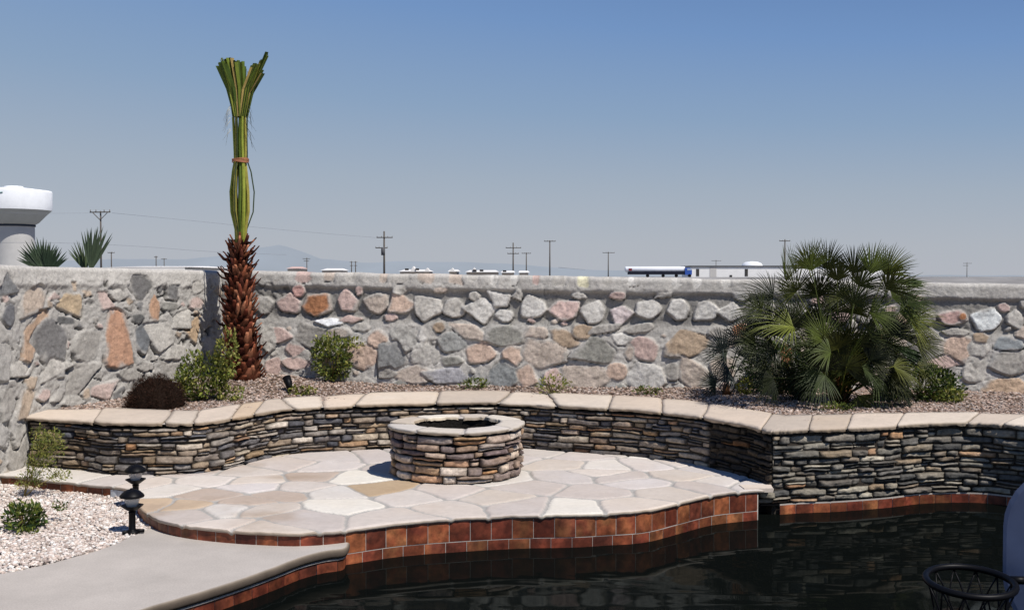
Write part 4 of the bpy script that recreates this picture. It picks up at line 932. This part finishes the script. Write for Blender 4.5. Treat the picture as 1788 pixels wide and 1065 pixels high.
# tied frond bundle; x offsets in metres per photo height, built round the bundle's own axis
YK=k
def zpix(py): return AT(420,py,PY)[2]
xax=AT(420,300,PY)[0]
PGR=[L(124,138,50),L(98,118,44),L(142,150,58),L(78,98,38),L(156,148,70)]
for i in range(15):
    a=i/15*6.28+.3; ca,sa=math.cos(a),math.sin(a)
    loop=1.0
    prof=[(424,.050),(400,.060),(370,.105 if i%5 else .135),(335,.110 if i%5 else .15),(300,.085 if i%5 else .11),(281,.068),(268,.070),(240,.074),(205,.080)]
    pts=[]; 
    for (py,rr) in prof:
        rj=rr*(1 if i%5==0 else (.35+.55*((i*7)%5)/4)); pts.append((xax+ca*rj+.005*math.sin(py*.05+i),PY+sa*rj,zpix(py)))
    col=np.array(PGR[i%5])*random.uniform(.8,1.15)
    if i%5==0: col=L(66,80,48)
    else: col=col*1.15
    m2=MB(); m2.tube(pts,[.020,.022,.021,.020,.019,.017,.016,.015,.013] if i%5 else [.007]*9,col,6)
    # folded leaf blade: pleats cut square at the top
    zc=zpix(102+ (0 if i%4 else 6))+random.uniform(-.03,.01); q0=Vector(pts[-1]); 
    fan=.06+.12*((i*3)%4)/3
    if i==1: zc=zpix(93)
    if ca>.55: top=Vector((xax+.15+.06*ca+.02*(i%3),PY+sa*.10,zc-.05*(i%3)))
    else: top=Vector((xax-.045+ca*fan*1.15,PY+sa*fan*.8,zc+random.uniform(-.05,.03)))
    if i==0: top=Vector((xax+.31,PY-.05,zpix(93)))
    nf=7
    for j in range(nf):
        w0=(j/(nf-1)-.5); tang=Vector((-sa,ca,0)); e=top+tang*w0*(.15 if ca<=.55 else .08)+Vector((0,0,-abs(w0)*.07+random.uniform(-.03,.012))); st=q0+tang*w0*.06
        m_=Vector((st.x+(e.x-st.x)*.36,st.y+(e.y-st.y)*.36,st.z+(e.z-st.z)*.55))+tang*w0*.02; d=(e-st).normalized(); s=(tang*.8+Vector((.6,0,0))).normalized()*.015+Vector((ca,sa,0))*(.006 if j%2 else -.006)
        cc=np.array(PGR[(i+j)%4])*random.uniform(.7,1.2)*(.45 if j%2 else 1)
        if random.random()<.07: cc=L(176,152,90)
        m2.add([st-s*.4,st+s*.4,m_+s*.9,e+s*1.15,e-s*1.15,m_-s*.9],[(0,1,2,5),(5,2,3,4)],np.array([cc*.8,cc*.8,cc,cc*1.1,cc*1.1,cc]))
    m2.build('frond',M_palm,tp,smoothf=False)
mb=MB()
for kk in range(4):
    zz=zpix(281)+kk*.011-.015; mb.tube([(xax+.088*math.cos(a),PY+.085*math.sin(a),zz+.006*math.sin(a*2+kk)) for a in np.linspace(0,2*math.pi,25)],.006,L(176,116,84)*(1-.15*(kk%2)),5)
mb.build('twine',M_plain,tp)
mb=MB()   # stray fibres
for kk in range(26):
    sg=1 if kk%2 else -1; z0=zpix(random.uniform(185,240)); x0=xax+sg*.095; L_=random.uniform(.08,.2)
    mb.tube([(x0,PY-.05,z0),(x0+sg*.03,PY-.06,z0-L_*.3),(x0+sg*random.uniform(.03,.10),PY-.06,z0-L_)],[.0022,.0018,.001],L(190,184,160) if sg<0 else L(80,84,70),3)
mb.build('loose_fibres',M_plain,tp,kind='stuff')

# ---------------------------------------------------------------- path lamps, spotlight
def lamp(name,loc,label):
    t=thing(name,label,'path light',loc,group='black path lights beside the patio corner'); x,y,z=loc
    mb=MB(); mb.lathe([(.0,.005),(.052,.005),(.05,.014),(.028,.024),(.024,.03),(.024,.15),(.028,.155),(.0245,.16),(.0,.16)],(x,y,z),(.012,.012,.013),20)
    for a in (0,2.1,4.2): mb.box((x+.045*math.cos(a),y+.045*math.sin(a),z+.02),(.04,.008,.012),(.012,.012,.013),a)
    mb.build('post',M_black,t)
    mb=MB(); mb.lathe([(.012,.157),(.036,.170),(.074,.198),(.080,.204),(.074,.205),(.034,.186),(.01,.18)],(x,y,z),(.012,.012,.013),24); mb.build('collar',M_black,t)
    mb=MB(); mb.lathe([(.030,.187),(.044,.215),(.054,.245),(.056,.268),(.053,.268),(.05,.245),(.04,.215),(.026,.19)],(x,y,z),(.7,.7,.7),24); mb.build('glass',M_glass,t)
    mb=MB(); mb.lathe([(.0,.262),(.084,.262),(.087,.270),(.078,.284),(.054,.305),(.036,.315),(.014,.319),(.012,.326),(.0,.328)],(x,y,z),(.012,.012,.013),28); mb.build('cap',M_black,t)
    mb=MB(); mb.lathe([(.008,.18),(.016,.2),(.016,.24),(.008,.262)],(x,y,z),(.6,.58,.5),12); mb.build('bulb',M_plain,t)
    return t
g1=G(231,931,ZD); lamp('path_light',(g1[0],g1[1],ZD),'nearer black path light with frosted lens at the deck corner')
g2=G(246,886,ZD); lamp('path_light',(g2[0]-.04,g2[1],ZD+.025),'farther black path light half hidden behind the nearer one')
b=G(505,690,.475); t=thing('spotlight','small black garden spotlight on a stake in the gravel right of the palm trunk','spotlight',(b[0],b[1],.46))
mb=MB(); mb.tube([(b[0],b[1],.44),(b[0]-.01,b[1],.56)],.016,(.01,.01,.01),8); mb.build('stake',M_black,t)
mb=MB(); mb.tube([(b[0]+.015,b[1]-.02,.53),(b[0]-.01,b[1]+.02,.60),(b[0]-.04,b[1]+.06,.66)],[.022,.04,.046],(.01,.01,.01),14); mb.build('lamp_head',M_black,t)

# ---------------------------------------------------------------- pool basketball hoop
hc=AT(1694,1015,5.3); hr=.205
t=thing('basketball_hoop','poolside basketball hoop with black rim and net and a blue backboard at the right edge','basketball hoop',(hc[0]+.5,hc[1]+.1,ZD))
mb=MB(); tl=.10
def hp(a,r,dz=0): 
    return (hc[0]+r*math.cos(a),hc[1]+r*math.sin(a)*.98,hc[2]+r*math.sin(a)*tl+dz)
mb.tube([hp(a,hr) for a in np.linspace(0,2*math.pi,41)],.017,(.006,.006,.007),10,cap=False)
mb.tube([hp(0.1,hr),hp(0.05,hr+.09)],.02,(.006,.006,.007),8); mb.build('rim',M_black,t)
mb=MB(); nn_=12
for i in range(nn_):
    for sg in (-1,1):
        pts=[]
        for j in range(7):
            u=j/6; a=2*math.pi*(i+sg*u*1.5)/nn_; pts.append(hp(a,hr*(1-.42*u**.7),-.40*u-.01))
        mb.tube(pts,.0045,(.008,.010,.014),4)
mb.build('net',M_black,t)
# backboard: rounded blow-moulded panel, turned to face the pool
M_blue=mat('blue_board',.4,color=lin((104,114,140)),var=.12,vscale=6,bump=0,spec=.4)
bcx=AT(1788,950,5.42); ang=R(-38)
ux=Vector((math.cos(ang),math.sin(ang),0)); uz=Vector((.0,0,1)); un=ux.cross(uz)
W_,H_=.46,.46; cen=Vector((hc[0]+.635,hc[1]-.04,hc[2]+.10))
def rr_outline(w,h,r,n=8):
    o=[]
    for (sx,sz,a0) in ((1,1,0),(-1,1,90),(-1,-1,180),(1,-1,270)):
        for i in range(n+1):
            a=R(a0+90*i/n); o.append((sx*(w-r)+r*math.cos(a),sz*(h-r)+r*math.sin(a)))
    return o
mb=MB(); V_=[]; levels=[(0,-.02,.96),(0,-.012,1.0),(0,.012,1.0),(0,.02,.96)]; n_=0
for (_,dn_,sc) in levels:
    for (a,bz) in rr_outline(W_*sc,H_*sc,.34): V_.append(cen+ux*a+uz*bz+un*dn_)
n_=len(V_)//4; Fq=[(j*n_+i,j*n_+(i+1)%n_,(j+1)*n_+(i+1)%n_,(j+1)*n_+i) for j in range(3) for i in range(n_)]+[tuple(range(n_))[::-1],tuple(range(3*n_,4*n_))]
mb.add(V_,Fq,(.07,.12,.3)); mb.build('backboard',M_blue,t,smoothf=False)
mb=MB(); mb.tube([tuple(cen+un*-.12+Vector((.05,0,-.1))),(cen.x+.35,cen.y+.1,ZD+.3),(cen.x+.45,cen.y+.1,ZD)],.03,(.01,.01,.012),10); mb.build('support_post',M_black,t)
mb=MB(); mb.box((cen.x+.55,cen.y+.1,ZD+.06),(.35,.3,.16),(.07,.12,.3)); mb.build('base',M_blue,t)
mb=MB(); mb.box((5.5,4.9,ZD-.18),(.75,2.0,.18-.002),L(180,172,164)); o=mb.build('pool_side_deck',M_conc,smoothf=False); o['kind']='structure'

# ---------------------------------------------------------------- far ground, distance
mb=MB(); mb.add([(-30000,-300,-.42),(30000,-300,-.42),(30000,45000,-.42),(-30000,45000,-.42)],[(0,1,2,3)],(.2,.2,.2)); o=mb.build('ground',M_ground,smoothf=False); o['kind']='structure'
mb=MB(); mb.add([(-600,285,-.42),(900,285,-.42),(900,300,1.55),(-600,300,1.55),(900,390,1.55),(-600,390,1.55),(900,402,-.42),(-600,402,-.42)],[(0,1,2,3),(3,2,4,5),(5,4,6,7)],(.2,.2,.2)); o=mb.build('highway_embankment',M_ground,smoothf=False); o['kind']='structure'
def dist(H,ytop): return (H-EYE)*F_PX/(HZ-ytop)
WD=L(96,90,84)
def pole(px,ytop,H,arms,label,brace=False,transf=False,r=.22,arm_r=.11,base_z=-.4,yaw=0):
    d=dist(H,ytop); x=(px-CX)/F_PX*d; t=thing('utility_pole',label,'utility pole',(x,d,base_z),group='utility poles along the horizon')
    mb=MB(); mb.tube([(x,d,base_z),(x,d,H)],[r*1.15,r*.8],WD,8); mb.build('post',M_wood,t)
    for (ya,xl,xr) in arms:
        z=EYE+(HZ-ya)/F_PX*d; a=(xl-CX)/F_PX*d; b_=(xr-CX)/F_PX*d; mb=MB()
        mb.tube([(a,d-.2+yaw,z),(b_,d-.2-yaw,z)],arm_r,WD*.9,4)
        for q in (0.03,.3,.7,.97): xx=a+(b_-a)*q; mb.tube([(xx,d-.2+yaw*(1-2*q),z),(xx,d-.2+yaw*(1-2*q),z+.35)],.07,L(120,116,112),5)
        mb.build('crossarm',M_wood,t)
    if brace:
        mb=MB(); z=EYE+(HZ-arms[0][0])/F_PX*d
        for sg in (-1,1): mb.tube([(x,d-.2,z-1.1),(x+sg*1.1,d-.2,z)],.06,WD*1.3,4)
        mb.build('brace',M_wood,t)
    if transf:
        mb=MB(); z=EYE+(HZ-439)/F_PX*d; mb.tube([(x-.2,d-.6,z-.9),(x-.2,d-.6,z+.9)],.42,L(90,90,92),10); mb.build('transformer',M_far,t)
    return (x,d,H)
pole(671,404,12,[(415,658,686),(433,656,677)],'tall double-crossarm utility pole with a dark transformer, above the wall left of centre',transf=True)
pole(896,424,12,[(433,883,910),(443,886,906)],'double-crossarm utility pole straight above the fire pit')
pole(919,441,11,[(442.5,911,927)],'short T-shaped utility pole just right of the double-crossarm one')
pole(960,420,13,[(421.5,950,970)],'tall T-shaped utility pole standing alone right of the double-crossarm one')
pole(1062,440,12,[(441.5,1052,1073)],'T-shaped utility pole nearest the left of the white tank truck')
Fp=pole(177,369,11,[(371,158,196)],'closest utility pole with wide braced crossarm above the left wall',brace=True,r=.13,arm_r=.08,yaw=.25)
pole(195,440,11,[(441.5,189,201)],'small utility pole just right of the upright dark palm frond')
pole(273,447,11,[(449,270,276)],'left of two tiny utility poles above the long white roof')
pole(287,451,11,[(452.5,282,292)],'right of two tiny utility poles above the long white roof')
pole(536,450,11,[(452,529,542),(456,531,540)],'small hazy utility pole above the wall right of the tied palm')
pole(614,456,11,[(458,611,617),(464,611,617)],'left of a tiny close-set pair of utility poles',r=.3)
pole(621,456,11,[(458,618,624),(464,618,624)],'right of a tiny close-set pair of utility poles',r=.3)
pole(1250,454,12,[(455.5,1242,1259)],'small utility pole rising behind the white warehouse roof')
pole(1370,418,13,[(421,1360,1379)],'utility pole partly hidden behind the top fronds of the large fan palm')
pole(1688,458,12,[(460,1681,1696),(464,1681,1690)],'lone utility pole far right beyond the large fan palm')
def wire(pts,d,label,r=.028):
    P=[AT(x,y,d) for x,y in pts]; Q=resample(P,6) ; mb=MB(); mb.tube(Q.tolist(),r*.75,L(150,154,160),4); tag(mb.build('power_line',M_far),label,'power line')
wire([(-30,370),(60,373),(158,372)],Fp[1],'thin overhead wire from the water tower side to the braced pole crossarm',.02)
wire([(196,372),(330,385),(500,402),(656,415)],170,'overhead wire dropping right from the braced pole behind the tied palm')
wire([(-20,424),(100,424),(240,430),(360,439),(500,445)],200,'lower overhead wire crossing behind the two palms over the left wall',.035)
wire([(975,467),(1000,468),(1022,471)],260,'short low wire segment beside the tall lone T-shaped pole',.06)
wire([(1560,485),(1680,486),(1800,487)],240,'low dark wire along the horizon at far right',.05)
# water tower
D=420; cx_,_,_=AT(25,400,D); kk=D/F_PX; zz=lambda py:EYE+(HZ-py)*kk
t=thing('water_tower','white water tower with a broad tank and thick grey shaft behind the left wall','water tower',(cx_,D,-.4))
mb=MB(); Rk=62*kk; mb.lathe([(Rk*.985,zz(368)),(Rk*1.0,zz(362)),(Rk,zz(337)),(Rk*.985,zz(334)),(Rk*.6,zz(331)),(Rk*.25,zz(328)),(.1,zz(328))],(cx_,D,0),L(238,240,242),64); mb.build('tank',M_far,t)
mb=MB(); mb.lathe([(33*kk,zz(393)),(40*kk,zz(389)),(52*kk,zz(376)),(Rk*.985,zz(367.5))],(cx_,D,0),L(176,178,174),64); mb.build('tank_underside',M_far,t)
mb=MB(); mb.lathe([(36*kk,-.4),(33*kk,zz(440)),(33*kk,zz(394))],(cx_,D,0),L(190,188,184),48); mb.build('shaft',M_far,t)
mb=MB(); mb.lathe([(33*kk,zz(396)),(34.6*kk,zz(396)),(34.6*kk,zz(393)),(33*kk,zz(393))],(cx_,D,0),L(60,66,76),48); mb.build('collar',M_far,t)
mb=MB(); mb.lathe([(15*kk,zz(329)),(15*kk,zz(326)),(.1,zz(325))],(cx_,D,0),L(232,234,236),24); mb.build('roof_hatch',M_far,t)
mb=MB()
for pts in ([(-14,345),(-6,341),(2,347),(10,340),(18,343),(34,341)],[(-10,352),(0,351),(8,350),(14,345),(22,350),(28,344)],[(-12,348),(0,346),(9,348)],[(6,338),(12,341),(8,350)]):
    q=[]
    for (x,y) in resample(pts,2):
        a=math.asin(max(-1,min(1,(x-25)/62))); q.append((cx_+Rk*1.004*math.sin(a),D-Rk*1.004*math.cos(a),zz(y)))
    mb.tube(q,1.2*kk,L(120,150,145),4)
mb.build('lettering',M_far,t)
# tank truck
D=330; kk=D/F_PX; X_=lambda px:(px-CX)*kk; zz=lambda py:EYE+(HZ-py)*kk
t=thing('tank_truck','white tank trailer truck with a blue cab parked beyond the wall','truck',(X_(1150),D,1.55))
mb=MB(); a,b_=X_(1091),X_(1196); zc=(zz(465.5)+zz(475))/2; rr_=(zz(465.5)-zz(475))/2
mb.tube([(a,D,zc),(a+.15,D,zc),(a+.3,D,zc),(b_-.3,D,zc),(b_,D,zc)],[rr_*.6,rr_*.9,rr_,rr_,rr_*.85],L(232,234,240),20); mb.build('tank',M_far,t)
mb=MB(); mb.box((X_(1100),D-rr_-.02,zc-.1),(.5,.05,.35),L(120,40,50)); mb.build('red_marking',M_far,t,smoothf=False)
mb=MB(); mb.box(((a+b_)/2+.5,D,zz(477)),((b_-a)/2-.4,.9,.42),L(34,36,48)); mb.build('chassis',M_far,t,smoothf=False)
mb=MB(); x0,x1=X_(1195),X_(1207); mb.add([(x0,D-1.1,zz(480)),(x1,D-1.1,zz(480)),(x1,D-1.1,zz(472)),(x1-.6,D-1.1,zz(467.5)),(x0,D-1.1,zz(467.5)),(x0,D+1.1,zz(480)),(x1,D+1.1,zz(480)),(x1,D+1.1,zz(472)),(x1-.6,D+1.1,zz(467.5)),(x0,D+1.1,zz(467.5))],[(0,1,2,3,4),(9,8,7,6,5),(0,5,6,1),(1,6,7,2),(2,7,8,3),(3,8,9,4),(4,9,5,0)],L(60,92,170)); cab=mb.build('cab',M_far,t,smoothf=False)
mb=MB(); mb.box(((x0+x1)/2+.2,D-1.12,zz(470.5)),(.6,.02,.3),L(160,176,200)); mb.build('window',M_far,t,smoothf=False)
for px in (1130,1157,1180,1203):
    mb=MB(); xx=X_(px); mb.tube([(xx,D-1.1,2.02),(xx,D-.7,2.02)],.5,L(24,24,26),16); mb.build('wheel',M_far,t,smoothf=False)
# warehouse and tanks
D=430; kk=D/F_PX; X_=lambda px:(px-CX)*kk; zz=lambda py:EYE+(HZ-py)*kk
t=thing('warehouse','long low white warehouse with a thin dark roof edge behind the truck','building',(X_(1380),D,-.4))
mb=MB(); a,b_=X_(1207),X_(1572); mb.box(((a+b_)/2,D+12,(zz(466)-.4)/2),((b_-a)/2,12,(zz(466)+.4)/2),L(240,238,234)); mb.build('wall',M_far,t,smoothf=False)
mb=MB(); mb.box(((a+b_)/2,D+12,zz(465)+.02),((b_-a)/2+.4,12.4,.22),L(84,84,86)); mb.build('roof',M_far,t,smoothf=False)
for px,w2 in ((1218,.6),(1303,.6),(1245,1.3)):
    mb=MB(); mb.box((X_(px),D-.05,zz(476)),(w2,.06,1.4 if w2<1 else 2),L(70,68,66) if w2<1 else L(200,196,190)); mb.build('door',M_far,t,smoothf=False)
mb=MB(); mb.box((X_(1276),D-.05,zz(482)),(.5,.06,.4),L(60,60,60)); mb.build('window',M_far,t,smoothf=False)
for px,wq,yt,lab in ((1313,18,456.5,'largest white domed tank roof above the left half of the warehouse'),(1397,12,457.5,'white domed tank roof half hidden behind the tallest fan palm fronds'),(1485,14,459,'white domed tank roof showing between the right fan palm fronds'),(1541,9,463,'smallest white domed tank roof right of the fan palm')):
    D2=470; k2=D2/F_PX; x=(px-CX)*k2; R2=wq*k2; z0=EYE+(HZ-464)*k2; zt=EYE+(HZ-yt)*k2; t=thing('storage_tank',lab,'storage tank',(x,D2,-.4),group='white domed tanks behind the warehouse')
    mb=MB(); mb.lathe([(R2,-.4),(R2,z0)],(x,D2,0),L(226,228,230),32); mb.build('shell',M_far,t)
    mb=MB(); mb.lathe([(R2*1.0,z0),(R2*.9,z0+(zt-z0)*.5),(R2*.6,z0+(zt-z0)*.85),(.05,zt)],(x,D2,0),L(238,240,242),32); mb.build('dome',M_far,t)
# long white roof and small houses
def house(px0_,px1_,ytop,D,label,peaks=(),dark=(),colr=L(236,232,226),pink=False):
    kk=D/F_PX; a=(px0_-CX)*kk; b_=(px1_-CX)*kk; zt=EYE+(HZ-ytop)*kk
    t=thing('house',label,'house',((a+b_)/2,D,-.4),group='white-roofed houses beyond the wall')
    mb=MB(); mb.box(((a+b_)/2,D+5,(zt-.5*D/230-.4)/2),((b_-a)/2-.3,5 if D>100 else 5.42,(zt-.5*D/230+.4)/2),L(206,190,170) if D>100 else L(236,232,226)); mb.build('wall',M_far,t,smoothf=False)
    mb=MB(); hr_=.42*D/230 if D>100 else .10
    h=hr_; v=[(a,D-.4,zt-h),(b_,D-.4,zt-h),(b_,D+10.4,zt-h),(a,D+10.4,zt-h),(a+(b_-a)*.12,D+5,zt),(b_-(b_-a)*.12,D+5,zt)]
    mb.add(v,[(0,1,5,4),(1,2,5),(2,3,4,5),(3,0,4),(3,2,1,0)],colr)
    rf=mb.build('roof',M_far,t,smoothf=False)
    for (px,py) in peaks:
        x=(px-CX)*kk; z=EYE+(HZ-py)*kk; m=MB(); m.add([(x-.7,D-.6,zt-.5),(x+.7,D-.6,zt-.5),(x,D-.6,z),(x-.7,D+3,zt-.5),(x+.7,D+3,zt-.5),(x,D+3,z)],[(0,1,2),(3,5,4),(0,2,5,3),(1,4,5,2)],colr); m.build('gable',M_far,t,smoothf=False)
    for (px,py) in dark:
        x=(px-CX)*kk; z=EYE+(HZ-py)*kk; m=MB(); m.box((x,D-.7,z),(.4,.06,.2),L(50,46,46)); m.build('window',M_far,t,smoothf=False)
house(184,336,463.5,60,'long bright white flat roof seen above the left wall')
house(500,524,465.5,260,'small house with a pinkish roof right of the tied palm',colr=L(206,176,166))
house(560,598,468.5,250,'low pale roof peeking over the wall left of the transformer pole')
house(696,752,470.5,230,'white roof with two gables just right of the transformer pole',peaks=((722,465),(746,468)),dark=((711,470.5),(729,470.5)))
house(782,800,470.5,230,'narrow white gable roof between the two wider gabled roofs',peaks=((790,468),))
house(812,872,471.5,230,'white roof with a central gable left of the double-crossarm pole',peaks=((828,467),),dark=((829,472.5),(841,472.5)))
house(874,900,472.5,235,'low roof at the foot of the double-crossarm pole',dark=((881,473.5),))
house(905,925,472.5,235,'low roof at the foot of the short T-shaped pole')
# mountains
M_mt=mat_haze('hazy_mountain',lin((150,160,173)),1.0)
mb=MB(); xs_=np.linspace(-700,2500,260)
prof_=np.interp(xs_,[-700,0,200,330,385,430,470,490,505,530,560,640,700,800,900,1000,1200,1500,2500],[470,460,452,452,446,434,430,427,432,440,452,458,456,458,461,470,476,480,481])
prof_=prof_+2.0*fbm(np.stack([xs_*.02,xs_*0],-1),1,4,3)
D=15000; top=np.array([AT(x,y,D) for x,y in zip(xs_,prof_)]); bot=top.copy(); bot[:,2]=-60; back_=top.copy(); back_[:,1]+=2500; back_[:,2]=-60
mb.grid(np.stack([bot*np.array([1,.93,1]),top,back_],0),(.2,.2,.2)); o=mb.build('mountains',M_mt); o['kind']='structure'
